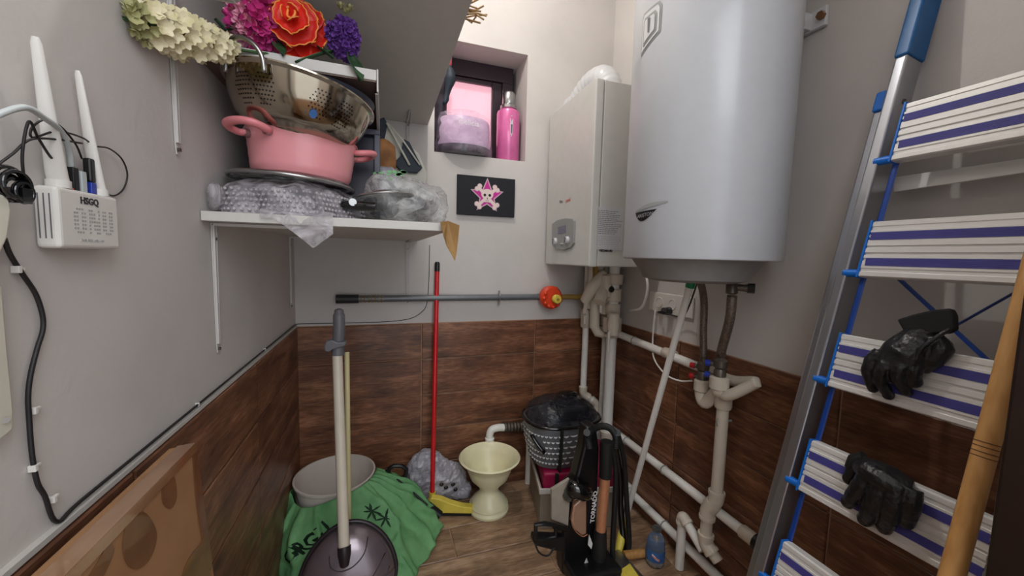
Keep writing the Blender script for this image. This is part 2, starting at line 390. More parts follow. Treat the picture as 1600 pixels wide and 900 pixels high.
MB().box(NX0-.01, NX1+.01, NY+.001, NY+.02, NZ0-.05, NZ1+.05).build('trim_2', M['darkframe'])['kind'] = 'structure'

# ceiling lamp (above the frame)
t = thing('ceiling_lamp', (LAMP.x, LAMP.y, ZC-.001), 'bare white bulb hanging from the ceiling above the middle of the closet', 'lamp')
MB().lathe([(.045, 0), (.045, -.012), (.02, -.02)], (LAMP.x, LAMP.y, ZC-.001), 24).build('ceiling_rose', M['ant'], t, smooth=40)
MB().lathe([(.004, -.02), (.004, -.075), (.018, -.08), (.018, -.115), (.013, -.12)], (LAMP.x, LAMP.y, ZC-.001), 20).build('socket', M['ant'], t, smooth=40)
M['bulb'] = mat('bulb_glass', (250,246,236), .3, emit=(255,244,226), es=6)
MB().ball(LAMP+Vector((0,0,.07)), (.024,.024,.03), 10).build('bulb', M['bulb'], t, smooth=180)

# ------------------------------------------------------------------ shelves with brackets
def wall_bracket(name, loc, d_wall, d_arm, leg, arm, label, group=None, wid=.022):
    """d_wall = wall outward normal; leg hangs down from loc; arm along normal"""
    n = Vector(d_wall); s = n.cross(Z)
    t = thing(name, loc, label, 'bracket', group); loc = Vector(loc)
    def strip(o, along, outw, L, w0, w1, nm):
        along = Vector(along); outw = Vector(outw)
        mb = MB()
        pts = [(-w0/2, 0), (w0/2, 0), (w1/2, L*.94), (w1/4, L), (-w1/4, L), (-w1/2, L*.94)]
        mb.prism(pts, o, s, along, outw, .002)
        ribw = .004
        for q in (-.28, .28):
            mb.prism([(q*w0-ribw/2, .004), (q*w0+ribw/2, .004), (q*w1+ribw/2, L*.93), (q*w1-ribw/2, L*.93)], Vector(o)+outw*.002, s, along, outw, .004)
        return mb.build(nm, M['bracket'], t, smooth=30)
    strip(loc, -Z, n, leg, wid, wid*.5, 'leg'); strip(loc, n, -Z, arm, wid, wid*.6, 'arm')
    for q in (.12, .97):
        MB().cyl(loc-Z*leg*q+n*.002, loc-Z*leg*q+n*.0065, .0032, n=10).build('screw', M['screw'], t, smooth=30)
    return t
LS0, LS1 = H+.054, H+.073       # lower shelf bottom and top
t = MB().box(XL+.0015, .145, .912, YB-.001, LS0, LS1).build('shelf', M['shelf'], loc=((XL+.145)/2, 1.33, LS0), bevel=.0012)
tag(t, 'white laminate lower shelf in the corner carrying the pink pot', 'shelf')
wall_bracket('shelf_bracket', (XL+.001, .968, LS0-.001), X, None, .275, .22, 'white bracket nearest the camera under the lower shelf')
wall_bracket('shelf_bracket', (XL+.001, 1.665, LS0-.001), X, None, .275, .22, 'white bracket in the room corner under the lower shelf')
wall_bracket('shelf_bracket', (.104, YB-.001, LS0-.001), -Y, None, .275, .22, 'white bracket on the back wall under the right end of the lower shelf')
MS0, MS1, MX1, MY0, MY1 = H+.366, H+.391, -.012, .912, 1.28
t = thing('shelf', (XL+.002, MY0, MS0), 'short white middle shelf with brown underside, artificial flowers lying on it', 'shelf')
MB().box(XL+.0015, MX1, MY0, MY1, MS0+.003, MS1).build('board', M['shelf'], t, bevel=.0012)
MB().box(XL+.0015, MX1-.001, MY0+.002, MY1-.002, MS0, MS0+.0028).build('underside', M['shelf_under'], t, label='brown raw underside')
MB().box(MX1+.0005, MX1+.004, MY0+.0, MY1, MS0-.02, MS1+.002).box(MX1-.003, MX1+.004, MY0+.01, MY1, MS0-.022, MS0-.02).build('edge_strip', M['bracket'], t, bevel=.0008, label='white angle strip along the end')
b = wall_bracket('shelf_bracket', (XL+.001, .83, H+.435), X, None, .275, .10, 'white bracket on the left wall behind the cream flower spray')
TS0, TS1 = H+.556, H+.574
t = MB().box(XL+.0015, .187, .73, YB-.001, TS0, TS1).build('shelf', M['shelf'], loc=(-.08, 1.2, TS0), bevel=.0012)
tag(t, 'deep white top shelf above the flowers, cut off by the top of the picture', 'shelf')
wall_bracket('shelf_bracket', (.104, YB-.001, TS0-.001), -Y, None, .085, .16, 'white bracket on the back wall under the top shelf beside the window')

# ------------------------------------------------------------------ window niche contents
c = Vector((.572, 1.815, NZ0+.0005))
t = thing('thermos_flask', c, 'tall pink thermos flask with silver cap standing in the window niche', 'flask')
MB().lathe([(.052,0),(.055,.004),(.055,.225),(.052,.236),(.034,.248)], c, 36).build('body', M['thermos'], t, smooth=40)
MB().lathe([(.036,.246),(.040,.250),(.040,.262),(.033,.268)], c, 32).build('collar', M['steel_d'], t, smooth=40)
MB().lathe([(.030,.266),(.032,.270),(.031,.318),(.026,.325)], c, 32).build('cap', M['steel_d'], t, smooth=40, label='brushed silver cap')
MB().poly3([c+Vector((x, -.0562+abs(x)*.25, z)) for x, z in [(-.011,.185),(-.008,.200),(0,.206),(.008,.200),(.011,.185),(.005,.178),(.008,.16),(.004,.118),(0,.108),(-.004,.118),(-.008,.16),(-.005,.178)]], (0,.004,0)).build('emblem', M['white_metal'], t)
MB().poly3([c+Vector((x, -.0568+abs(x)*.25, z)) for x, z in [(-.005,.165),(.005,.165),(.003,.128),(0,.120),(-.003,.128)]], (0,.001,0)).build('print', M['dgrey_pl'], t)
c = Vector((.352, 1.80, NZ0+.0))
t = thing('pan', c+Z*.0025, 'lavender pan with dark base wrapped in clear film in the window niche', 'pan')
MB().lathe([(.095,.003),(.118,.006),(.126,.03),(.128,.036),(.122,.036),(.118,.02)], c, 40, sy=.8).build('base', M['gloss_black'], t, smooth=40, label='dark pan base')
MB().lathe([(.124,.037),(.126,.045),(.121,.15),(.116,.158),(.05,.162),(0.0001,.163)], c, 40, sy=.8).build('lid_drum', M['lavender'], t, smooth=40, label='pale lavender drum')
text('lettering', 'Delicia', .034, c+Vector((-.045,-.1155,.112)), (1,.04,-.02), Z, M['white_ink'], t)
MB().lathe([(.13,.002),(.137,.01),(.134,.04),(.131,.1),(.127,.17),(.09,.19),(.0001,.176)], c, 40, sy=.83).build('wrap', M['wrap'], t, smooth=180, disp=.006, dscale=.08, label='clear film wrap')
# dark clothes at the left of the niche
c = Vector((.245, 1.80, NZ0+.001))
mb = MB()
mb.tube(smoothpts([c+Vector((0,0,.03)), c+Vector((.0,-.01,.12)), c+Vector((-.005,-.02,.22)), c+Vector((.012,-.03,.32)), c+Vector((.02,-.03,.42)), c+Vector((.01,-.02,.47))]), [.035]*8+[.03]*10+[.028]*7+[.022]*6, 14)
o = mb.build('jacket', M['clothes'], loc=c, smooth=180, sub=1, disp=.03, dscale=.04)
tag(o, 'dark clothes stuffed in the left side of the window niche', 'clothes')
mb = MB(); mb.ball(c+Vector((.03,-.055,.40)), (.014,.012,.055), 8)
o = mb.build('cloth', M['redcloth'], loc=c+Vector((.03,-.055,.35)), smooth=180, sub=1, disp=.012, dscale=.03)
tag(o, 'dusty red cloth scrap hanging over the dark clothes in the niche', 'cloth')
mb = MB(); mb.tube(smoothpts([c+Vector((.025,-.07,.36)), c+Vector((.032,-.075,.31)), c+Vector((.022,-.07,.25)), c+Vector((.012,-.065,.20))]), [.008,.014,.018,.02,.02,.022,.024,.024,.022,.02,.016,.014,.012,.012,.012,.012,.012,.012,.01][:19], 10)
o = mb.build('glove', M['teal'], loc=c+Vector((.012,-.065,.20)), smooth=180, disp=.01, dscale=.02)
tag(o, 'black cloth hanging against the window frame in the niche', 'cloth')

# skull picture on the back wall
a = onY(713, 273, YB-.012); b = onY(803, 338, YB-.012)
px0, px1, pz0, pz1 = .316, .589, H+.182, H+.358
t = thing('picture', ((px0+px1)/2, YB-.001, pz0), 'small black canvas with a skull on a pink star on the back wall', 'picture')
MB().box(px0, px1, YB-.014, YB-.0015, pz0, pz1).build('canvas', M['canvas'], t, bevel=.001)
pc = Vector(((px0+px1)/2+.002, YB-.0142, (pz0+pz1)/2+.001)); S = .0775
def star(s, rin=.42):
    return [(s*(1 if i % 2 == 0 else rin)*math.sin(i*PI/5), s*(1 if i % 2 == 0 else rin)*math.cos(i*PI/5)) for i in range(10)]
MB().prism(star(S*1.06, .46), pc, X, Z, -Y, .0006).build('star_outline', M['outline'], t)
MB().prism(star(S*.92, .44), pc-Y*.0006, X, Z, -Y, .0005).build('star', M['magenta'], t)
def circ(r, n=16, sx=1, sy=1, cx=0, cy=0): return [(cx+r*sx*math.cos(2*PI*i/n), cy+r*sy*math.sin(2*PI*i/n)) for i in range(n)]
for i, sg in enumerate((1, -1)):
    for k, (m_, gr) in enumerate(((M['outline'], 1.12), (M['bone'], .88))):
        mb = MB(); d = Vector((sg*.72, 0, .69)).normalized(); pd = Vector((-d.z, 0, d.x)); o0 = pc-Y*(.0012+.0006*k+.0002*i)
        Lb = .058
        mb.prism([(-Lb, -.007*gr), (Lb, -.007*gr), (Lb, .007*gr), (-Lb, .007*gr)], o0-Z*.004, d, pd, -Y, .0005)
        for e in (-1, 1):
            for q in (-1, 1): mb.prism(circ(.0105*gr, 14), o0-Z*.004+d*Lb*e+pd*q*.009, X, Z, -Y, .00052+.00001*q)
        mb.build('bone' if k else 'bone_outline', m_, t)
mb = MB(); mb.prism(circ(.027, 24, 1.05, .9), pc+Z*.008-Y*.0026, X, Z, -Y, .0006); mb.prism([(-.013,-.028),(.013,-.028),(.017,-.005),(-.017,-.005)], pc-Y*.0026, X, Z, -Y, .00055)
mb.build('skull', M['bone'], t)
mb = MB()
for q in (-1, 1): mb.prism(circ(.0065, 14), pc+Vector((q*.0115, -.0033, .004)), X, Z, -Y, .0004)
mb.prism([(0,.004),(.003,-.004),(-.003,-.004)], pc+Vector((0,-.0033,-.009)), X, Z, -Y, .0004)
for q in (-.006, 0, .006): mb.prism([(q-.0006,-.004),(q+.0006,-.004),(q+.0006,.004),(q-.0006,.004)], pc+Vector((0,-.0033,-.021)), X, Z, -Y, .0004)
mb.build('face', M['gloss_black'], t)

# ------------------------------------------------------------------ pots on the lower shelf
c = Vector((-.205, 1.065, LS1+.001))
t = thing('frying_pan', c, 'dark frying pan in bubble wrap at the bottom of the pot stack', 'pan')
MB().lathe([(.10,0),(.115,.004),(.128,.055),(.131,.058),(.126,.058),(.112,.008),(.0001,.006)], c, 48).build('body', M['darkpan'], t, smooth=40)
def wrapfn(i, j):
    a = 2*PI*i; z = .001+.078*j; r = .134+.007*math.sin(5*a+1)+.005*math.sin(11*a+3*j)+.012*(1-j)
    if j > .75: r -= (j-.75)*.16
    x = r*math.cos(a); y = r*math.sin(a)
    if x < -.09: x -= .008*(1-j)
    return c+Vector((max(x, -.129), max(y, -.148), z))
wb_ = MB().grid(wrapfn, 64, 10)
def hang(i, j):
    x = -.235+.135*i; k = max(0, 1-abs(i-.72)*1.9)
    return Vector((x, .908-.006*math.sin(9*i)-.004*j, LS1+.012-(.02+.06*k)*j)) if j > .3 else Vector((x, .93-.022*(j/.3)-.004*math.sin(9*i), LS1+.012-(.02+.06*k)*j*.6))
wb_.grid(hang, 24, 12)
wo = wb_.build('bubble_wrap', M['bubble'], t, smooth=180)
bm_ = MB(); rnd = random.Random(3)
for k in range(5):
    for i in range(46):
        a = PI*.95+PI*1.15*(i+.5*(k % 2))/46; r = .1395+.007*math.sin(5*a+1)+.005*math.sin(11*a+3*(k+.5)/8)+.012*(1-(k+.7)/8)
        p = c+Vector((max(r*math.cos(a), -.128), max(r*math.sin(a), -.147), .008+.0105*k)); bm_.ball(p, .0034, 4)
o = bm_.build('bubble', M['bubble'], t, smooth=180); o['kind'] = 'stuff'
MB().tube([c+Vector((.118,-.075,.034)), c+Vector((.148,-.085,.034)), c+Vector((.19,-.09,.034))], [.015,.017,.015], 12, flat=.7).build('handle', M['gloss_black'], t, smooth=60, label='black handle')
MB().cyl(c+Vector((.140,-.101,.040)), c+Vector((.140,-.092,.040)), .0085, n=16).build('rivet', M['steel_d'], t, smooth=40)
# big glass lid above the pan
c2 = c+Vector((.005, -.01, .081))
t = thing('pot_lid', c2, 'glass lid with steel rim lying between bubble wrap and pink pot', 'lid')
mb = MB(); mb.tube([c2+Vector((.130*math.cos(a), .130*math.sin(a), .004-.03*math.cos(a)*.25)) for a in [2*PI*i/48 for i in range(48)]], .0045, 8, closed=True); mb.build('rim', M['steel_d'], t, smooth=180)
MB().lathe([(.128,.006),(.10,.008),(.05,.010),(.0001,.011)], c2, 40).build('glass', M['clear'], t, smooth=180)
# pink pot
PC = Vector((-.180, 1.045, H+.166)); tilt = Matrix.Rotation(math.radians(2.5), 4, 'Y')
t = thing('cooking_pot', PC, 'pink enamel cooking pot with looped side handles in the middle of the stack', 'pot')
prof = [(.088,0),(.098,.003),(.103,.010),(.114,.092),(.117,.095),(.114,.097),(.108,.092),(.098,.012),(.0001,.009)]
rings = [(.1045+.0105*(k/8)+(.0006 if k % 2 else 0), .012+.078*k/8) for k in range(9)]
prof = [(.088,0),(.098,.003)]+rings+[(.1185,.094),(.1145,.097),(.109,.092),(.098,.012),(.0001,.009)]
MB().lathe(prof, PC, 56, T=tilt).build('body', M['pink'], t, smooth=35)
for sg, aa in ((1, math.radians(232)), (-1, math.radians(10))):
    d = Vector((math.cos(aa), math.sin(aa), 0)); s = d.cross(Z); o = PC+Z*(.080 if sg == 1 else .074)+d*.112
    pts = [o+s*.030, o+s*.040+d*.012, o+s*.036+d*.034+Z*.004, o+s*.016+d*.046+Z*.007, o-s*.016+d*.046+Z*.007, o-s*.036+d*.034+Z*.004, o-s*.040+d*.012, o-s*.030]
    h = MB().tube(smoothpts(pts, 5), .0095, 12, flat=.75).build('handle', M['pinkpl'], t, smooth=180)
    for q in (-1, 1): MB().cyl(o+s*.031*q-d*.004, o+s*.031*q+d*.006, .009, n=14).build('collar', M['steel_d'], h, smooth=40)
# colander
CC = Vector((-.180, .990, H+.2465)); T2 = Matrix.Rotation(math.radians(8), 4, 'Y') @ Matrix.Rotation(math.radians(-3), 4, 'X')
t = thing('colander', CC, 'large steel colander with wire loop handles on top of the pink pot', 'colander')
prof = [(.060,-.002),(.064,.002),(.095,.008),(.118,.026),(.134,.055),(.142,.088),(.150,.092),(.150,.095),(.140,.093),(.131,.056),(.115,.029),(.093,.011),(.0001,.006)]
MB().lathe(prof, CC, 64, T=T2).build('bowl', M['steel'], t, smooth=45)
hm = MB()
def bowl_pt(a, z, off=.0006):
    import bisect
    zs = [.008,.026,.055,.088]; r_ = [.095,.118,.134,.142]
    k = min(2, max(0, bisect.bisect(zs, z)-1)); f_ = (z-zs[k])/(zs[k+1]-zs[k]); r = r_[k]+(r_[k+1]-r_[k])*f_
    n_ = Vector((math.cos(a), math.sin(a), 0)); nn = Vector((math.cos(a)*(zs[k+1]-zs[k]), math.sin(a)*(zs[k+1]-zs[k]), -(r_[k+1]-r_[k]))).normalized()
    return n_*(r)+Z*z+nn*off, nn
for ac in [math.radians(x) for x in (232, 252, 296, 318)]:
    for iy in range(8):
        wrow = [1,2,3,3,3,3,2,1][iy]
        for ix in range(-wrow//2-1, wrow//2+2):
            a = ac+ix*.052+(.026 if iy % 2 else 0); z = .024+iy*.0068
            p, nn = bowl_pt(a, z, .0008); u_, v_, _ = frame(nn)
            hm.add([T2 @ (p+u_*.0017*math.cos(q*PI/3)+v_*.0017*math.sin(q*PI/3))+CC for q in range(6)], [(0,1,2,3,4,5)])
o = hm.build('holes', M['gloss_black'], t); o['kind'] = 'stuff'
for aa in (math.radians(238), math.radians(58)):
    d = Vector((math.cos(aa), math.sin(aa), 0)); s = d.cross(Z); o = d*.146+Z*.086
    pts = [o+s*.045-Z*.018-d*.004, o+s*.042+Z*.008+d*.004, o+s*.028+Z*.026+d*.014, o+Z*.034+d*.018, o-s*.028+Z*.026+d*.014, o-s*.042+Z*.008+d*.004, o-s*.045-Z*.018-d*.004]
    MB().tube([T2 @ p+CC for p in smoothpts(pts, 6)], .0042, 10).build('wire_handle', M['steel_d'], t, smooth=180)
mb = MB()
p, nn = bowl_pt(math.radians(292), .028, .0015); u_, v_, _ = frame(nn)
mb.add([T2 @ (p+u_*.007*math.cos(q*PI/8)+v_*.009*math.sin(q*PI/8))+CC for q in range(16)], [tuple(range(16))]); mb.build('sticker', M['eth'], t, label='small blue oval sticker').data.materials[0] = M['blabel']
# dark shallow pan inside the colander
CD = CC+(T2 @ Vector((.030, .0, .098)))
t = thing('baking_pan', CD, 'slate grey shallow pan lying inside the steel colander', 'pan')
MB().lathe([(.07,-.012),(.10,-.008),(.116,.010),(.119,.013),(.116,.014),(.10,-.002),(.0001,-.006)], CD, 48, T=Matrix.Rotation(math.radians(5),4,'Y')).build('body', M['darkpan'], t, smooth=40)
# navy box behind
t = thing('storage_box', (-.13, 1.25, LS1+.001), 'dark navy plastic storage box behind the pink pot', 'box')
MB().box(-.27, -.014, 1.16, 1.36, LS1+.001, H+.322).build('body', M['navy'], t, bevel=.008)
MB().box(-.275, -.008, 1.152, 1.368, H+.3225, H+.338).build('lid', M['grey_lid'], t, bevel=.004, label='slate grey lid')
MB().box(-.022, -.006, 1.146, 1.153, LS1+.01, H+.322).build('corner_strip', M['grey_lid'], t, bevel=.002)
# white canister glimpsed behind the pot on the left
o = MB().lathe([(.05,0),(.055,.004),(.055,.15),(.05,.155),(.0001,.156)], (-.272, 1.30-.01, LS1+.001), 32).build('canister', M['eth'], loc=(-.272,1.29,LS1+.001), smooth=40)
tag(o, 'pale canister half hidden behind the left side of the pink pot', 'canister')
bpy.data.objects['storage_box'].location.x += 0
# umbrella-like folded cloth with teal trim
c = Vector((.03, 1.45, LS1+.002))
t = thing('folded_umbrella', c, 'furled cream cloth with dark teal trim standing behind the clear bags', 'umbrella')
def P_(px, py, y=1.45): return onY(px, py, y)
MB().poly3([P_(603,193), P_(612,200), P_(655,240), P_(668,272), P_(660,330), P_(590,330), P_(592,260), P_(597,210)], (0,.03,0)).build('cloth', M['white_cloth'], t, bevel=.006, smooth=40)
MB().poly3([P_(592,186,1.44), P_(600,183,1.44), P_(606,194,1.44), P_(601,215,1.44), P_(600,245,1.44), P_(591,240,1.44)], (0,.012,0)).build('trim', M['teal'], t, bevel=.002)
MB().poly3([P_(631,217,1.43), P_(640,222,1.43), P_(660,262,1.43), P_(652,270,1.43), P_(628,268,1.43), P_(615,255,1.43), P_(626,243,1.43)], (0,.014,0)).build('trim', M['teal'], t, bevel=.002)
MB().tube([P_(604,192,1.425), P_(622,225,1.42), P_(640,258,1.42)], .004, 8).build('pleat', M['white_cloth'], t, smooth=180)
MB().tube([P_(607,194,1.425), P_(630,220,1.42), P_(656,258,1.42)], .003, 8).build('pleat', M['white_cloth'], t, smooth=180)
o = MB().ball(onY(598, 245, 1.36), (.045,.03,.06), 12).build('cloth', M['orange_b'], loc=onY(598,250,1.36), smooth=180, sub=1, disp=.02, dscale=.05)
tag(o, 'crumpled orange-brown fabric behind the green-printed bag', 'cloth')
# clear plastic bags
def blob(name, c, r, mt, label, cat, disp=.03, dscale=.06, n=14, flat=True, box=None, group=None, sub=1):
    mb = MB(); mb.ball(Vector(c), r, n)
    for p in mb.v:
        d = p-Vector(c); nz = noise.noise_vector(p*14+Vector((3,1,7)))*disp+noise.noise_vector(p*40)*disp*.35
        p += Vector((nz.x, nz.y, nz.z))
        if box:
            p.x = min(max(p.x, box[0]), box[1]); p.y = min(max(p.y, box[2]), box[3]); p.z = min(max(p.z, box[4]), box[5])
    base = Vector((c[0], c[1], box[4] if box else c[2]-r[2]))
    o = mb.build(name, mt, loc=base, smooth=60, sub=0)
    return tag(o, label, cat, group) if label else o
blob('plastic_bag', (.045, 1.10, LS1+.062), (.105,.12,.062), M['clear'], 'crumpled clear plastic bag in the middle of the lower shelf beside the lid', 'bag', .035, box=(-.05,.15,.95,1.3,LS1+.001,H+.25), n=22)
blob('plastic_bag', (.125, 1.20, LS1+.065), (.062,.10,.068), M['clear'], 'shiny clear bag at the right end of the lower shelf', 'bag', .03, box=(.03,.20,.98,1.35,LS1+.001,H+.25), n=22)
o = blob('plastic_bag', (-.005, 1.22, LS1+.11), (.06,.05,.075), M['greybag'], 'bag printed with green leaves behind the clear bags on the lower shelf', 'bag', .02, box=(-.09,.1,1.15,1.3,LS1+.001,H+.27), n=18)
mb = MB(); rnd = random.Random(9)
for i in range(16):
    p = onY(582+rnd.random()*55, 268+rnd.random()*12, 1.135); mb.prism(circ(.007*rnd.uniform(.6,1.1), 8, 1.3, .7), p, X, Z, -Y, .001)
o = mb.build('green_print', M['green_print'], bpy.data.objects[o.name]); o.matrix_parent_inverse = Matrix()
mb = MB(); mb.ball(onY(590, 318, 1.06), (.035,.03,.02), 10); mb.ball(onY(650, 325, 1.08), (.03,.03,.03), 10)
o = mb.build('dish', M['dgrey_pl'], loc=onY(600,322,1.06), smooth=180, disp=.01); tag(o, 'dark grey wrapped dishes inside the clear bag on the lower shelf', 'dish')
# glass lid with thin rim sticking out
for nm, cx, cy, zz, r, tl, lab in (('pot_lid', .005, 1.03, .134, .075, 6, 'tilted glass lid with thin brown rim lying over the clear bag'), ('pot_lid', .03, 1.02, .142, .05, -3, 'small steel-rimmed lid edge poking right over the clear bag')):
    cc = Vector((cx, cy, H+zz)); TT_ = Matrix.Rotation(math.radians(-tl), 4, 'Y') @ Matrix.Rotation(math.radians(-5), 4, 'X')
    t = thing(nm, cc, lab, 'lid')
    MB().tube([cc+(TT_ @ Vector((r*math.cos(2*PI*i/40), r*math.sin(2*PI*i/40), 0))) for i in range(40)], .0028, 6, closed=True).build('rim', M['steel_d'], t, smooth=180)
    MB().lathe([(r*.97,.001),(r*.7,.007),(.0001,.011)], cc, 32, T=TT_).build('glass', M['clear'], t, smooth=180)
# bubble wrap roll end at the left wall
blob('bubble_wrap', (-.320, .945, LS1+.032), (.013,.024,.030), M['bubble'], 'rolled end of bubble wrap against the left wall on the lower shelf', 'wrap', .012, box=(XL+.001,-.29,.915,.99,LS1+.001,H+.17))
# kraft paper hanging from the shelf end
kp = MB(); q = [(688,347),(700,345),(712,350),(718,352),(716,375),(713,398),(711,408),(706,398),(698,384),(693,368)]
kp.poly3([onY(px, py, .905+.012*((i*7) % 3-1)) for i, (px, py) in enumerate(q)], (0,.003,0))
o = kp.build('paper_bag', M['kraft'], loc=onY(700,347,.91)); tag(o, 'crumpled kraft paper corner hanging off the right end of the lower shelf', 'paper')
kp = MB(); 
for i in range(14):
    p0 = Vector((.150+.003*i, .93+.004*i, TS1+.004)); kp.tube([p0, p0+Vector((.012+.01*math.sin(i*3), -.01, -.006+.012*math.sin(i*5))), p0+Vector((.045+.015*math.sin(i), -.03, -.01+.015*math.sin(i*2)))], .0022, 5)
o = kp.build('dried_grass', M['kraft'], loc=(.15,.93,TS1+.003), kind='stuff'); tag(o, 'tuft of dry straw sticking over the end of the top shelf', 'straw', kind='stuff')

# ------------------------------------------------------------------ artificial flowers
def petal_mesh(name, L, Wd, mt, curl=.5, nseg=3):
    vs = []; fs = []
    for j in range(nseg+1):
        t_ = j/nseg; wd = Wd*math.sin(PI*(.18+.72*t_))*.5
        z = curl*L*t_*t_
        for i in (-1, 0, 1): vs.append((i*wd, L*t_, z+abs(i)*wd*.35))
    for j in range(nseg):
        for i in range(2): a = j*3+i; fs.append((a, a+1, a+4, a+3))
    me = bpy.data.meshes.new(name); me.from_pydata(vs, [], fs); me.materials.append(mt)
    for p in me.polygons: p.use_smooth = True
    return me
def floret_mesh(name, r, mt, n=5, curl=.3, double=False):
    base = petal_mesh('p', r, r*.95, mt, curl, 3); vs = []; fs = []
    for lay in range(2 if double else 1):
        for k in range(n):
            R_ = Matrix.Rotation(2*PI*k/n+lay*.6, 4, 'Z') @ Matrix.Rotation(math.radians(lay*35), 4, 'X'); o_ = len(vs)
            vs += [tuple(R_ @ v.co) for v in base.vertices]; fs += [tuple(i+o_ for i in p.vertices) for p in base.polygons]
    me = bpy.data.meshes.new(name); me.from_pydata(vs, [], fs); me.materials.append(mt)
    for p in me.polygons: p.use_smooth = True
    return me
def place(me, name, parent, p, nrm, s=1, spin=0):
    o = bpy.data.objects.new(name, me); COL.objects.link(o); o.parent = parent
    u_, v_, d_ = frame(nrm); R_ = Matrix((u_, v_, d_)).transposed()
    if R_.determinant() < 0: R_ = Matrix((-u_, v_, d_)).transposed()
    mm = R_.to_4x4() @ Matrix.Rotation(spin, 4, 'Z') @ Matrix.Scale(s, 4); mm.translation = Vector(p)-parent.location; o.matrix_local = mm
    return o
rnd = random.Random(5)
def leaf(parent, p0, p1, wd, side=Vector((0,0,1)), name='leaf', mt=None, bend=.0):
    p0, p1 = Vector(p0), Vector(p1); d = p1-p0; L = d.length; d.normalize(); s = d.cross(side).normalized(); n_ = s.cross(d)
    def fn(i, j):
        wv = wd*math.sin(PI*min(1, .06+.94*j))**.8*(1-.25*j); x = (i-.5)*wv
        return p0+d*L*j+s*x+n_*(abs(i-.5)*wd*.35+bend*math.sin(PI*j))
    return MB().grid(fn, 4, 8).build(name, mt or M['leaf'], parent, smooth=180, solid=.001)
# cream spray
tip = onY(188, 28, .70); end = onY(362, 76, .90)
t = thing('artificial_flower', (end.x, end.y, MS1), 'long spray of cream hyacinth blossoms hanging off the middle shelf to the left', 'flower')
MB().tube([tip, tip.lerp(end, .5)+Z*.004, end, end+Vector((.08,.02,.01))], .003, 6).build('stem', M['stem'], t, smooth=180)
fm = floret_mesh('floret', .0115, M['wh_petal'], 5, .55); fg = floret_mesh('floret_green', .009, M['gr_petal'], 5, .9)
for i in range(170):
    s_ = (i+.5)/170; p = tip.lerp(end, s_); w_ = .010+.022*math.sin(PI*min(1, s_*1.0)**.8)+.006*s_
    a = i*2.4; d = (end-tip).normalized(); u_, v_, _ = frame(d); nn = (u_*math.cos(a)+v_*math.sin(a)-d*.25).normalized()
    q = p+nn*w_*rnd.uniform(.6, 1.05); q.x = max(q.x, XL+.012); nn2 = (nn+Vector((rnd.uniform(-.3,.3), -.4, rnd.uniform(-.3,.3)))).normalized()
    place(fg if s_ < .16 else fm, 'floret', t, q, nn2, rnd.uniform(.75, 1.15), rnd.random()*6)
# pink carnation
def ball_flower(name, c, r, me, n, label, squash=(1, .8, 1), me2=None, frac=.3, nz=None):
    t = thing(name, (c.x, c.y+.01, MS1), label, 'flower')
    MB().tube([c+Vector((0,.03,-.01)), c+Vector((.03,.06,-.02)), Vector((c.x+.06, c.y+.12, MS1+.004))], .003, 6).build('stem', M['stem'], t, smooth=180)
    for i in range(n):
        ph = math.acos(1-2*(i+.5)/n); a = i*2.39996
        d = Vector((math.sin(ph)*math.cos(a)*squash[0], math.sin(ph)*math.sin(a)*squash[1], math.cos(ph)*squash[2]))
        use = me2 if (me2 and rnd.random() < frac and d.x < 0) else me
        place(use, 'floret', t, c+d*r*rnd.uniform(.72, .98), (d.normalized()+Vector((rnd.uniform(-.4,.4), -.25, rnd.uniform(-.4,.4)))).normalized(), rnd.uniform(.8, 1.2), rnd.random()*6)
    return t
fp = floret_mesh('floret_pink', .017, M['pk_petal'], 6, .9); fp2 = floret_mesh('floret_pale', .018, M['pk_petal2'], 6, .7)
c = onY(396, 30, .93)
ball_flower('artificial_flower', c, .036, fp, 90, 'bright pink carnation with pale outer petals on the middle shelf', (1,.8,1.35), fp2, .85)
fu = floret_mesh('floret_purple', .0105, M['pu_petal'], 5, .5, True); fug = floret_mesh('floret_bud', .009, M['gr_petal'], 5, 1.2)
c = onY(537, 60, .93)
t = ball_flower('artificial_flower', c, .032, fu, 100, 'purple hyacinth blossom at the right end of the middle shelf', (.9,.8,1.25))
for i in range(7): place(fug, 'bud', t, c+Vector((.005+rnd.uniform(-.012,.012), -.012, .045+rnd.uniform(-.008,.010))), Vector((rnd.uniform(-.5,.5), -.5, .7)).normalized(), rnd.uniform(.7,1))
leaf(t, c+Vector((.01,-.01,-.035)), onY(562, 128, .90), .045)
leaf(t, c+Vector((-.02,0,-.03)), onY(462, 98, .91), .02)
# red rose
c = onY(459, 36, .915)
t = thing('artificial_flower', (c.x, c.y+.02, MS1), 'large open red flower with orange petal edges in the middle of the bouquet', 'flower')
def rose_petal(c, ang, R0, wd, hgt, tiltf, name='petal'):
    d = Vector((math.cos(ang), 0, math.sin(ang))); s = Vector((-d.z, 0, d.x))
    def fn(i, j):
        x = (i-.5)*2; ww = wd*(.45+.55*math.sin(PI*.5*min(1, j*1.3)))
        edge = 1-.14*x*x+.03*math.sin(9*x)
        r_ = R0*j*edge
        y = -hgt*(math.cos(j*PI*.5))-.018*tiltf*j+.012*x*x*(1 if tiltf > 0 else -1)*.6-(.006 if j > .9 else 0)
        return c+d*r_+s*x*ww+Vector((0, y, 0))
    mb = MB().grid(fn, 10, 8); o = mb.build(name, M['rd_petal'], t, smooth=180, solid=.0015)
    em = MB().tube([fn(i/14, 1)+Vector((0,-.0008,0)) for i in range(15)], .0013, 5); em.build('petal_edge', M['or_edge'], o, smooth=180)
    return o
for k in range(7): rose_petal(c+Vector((0,.022,0)), math.radians(-96+k*51.4), .058, .034, -.006, -.3)
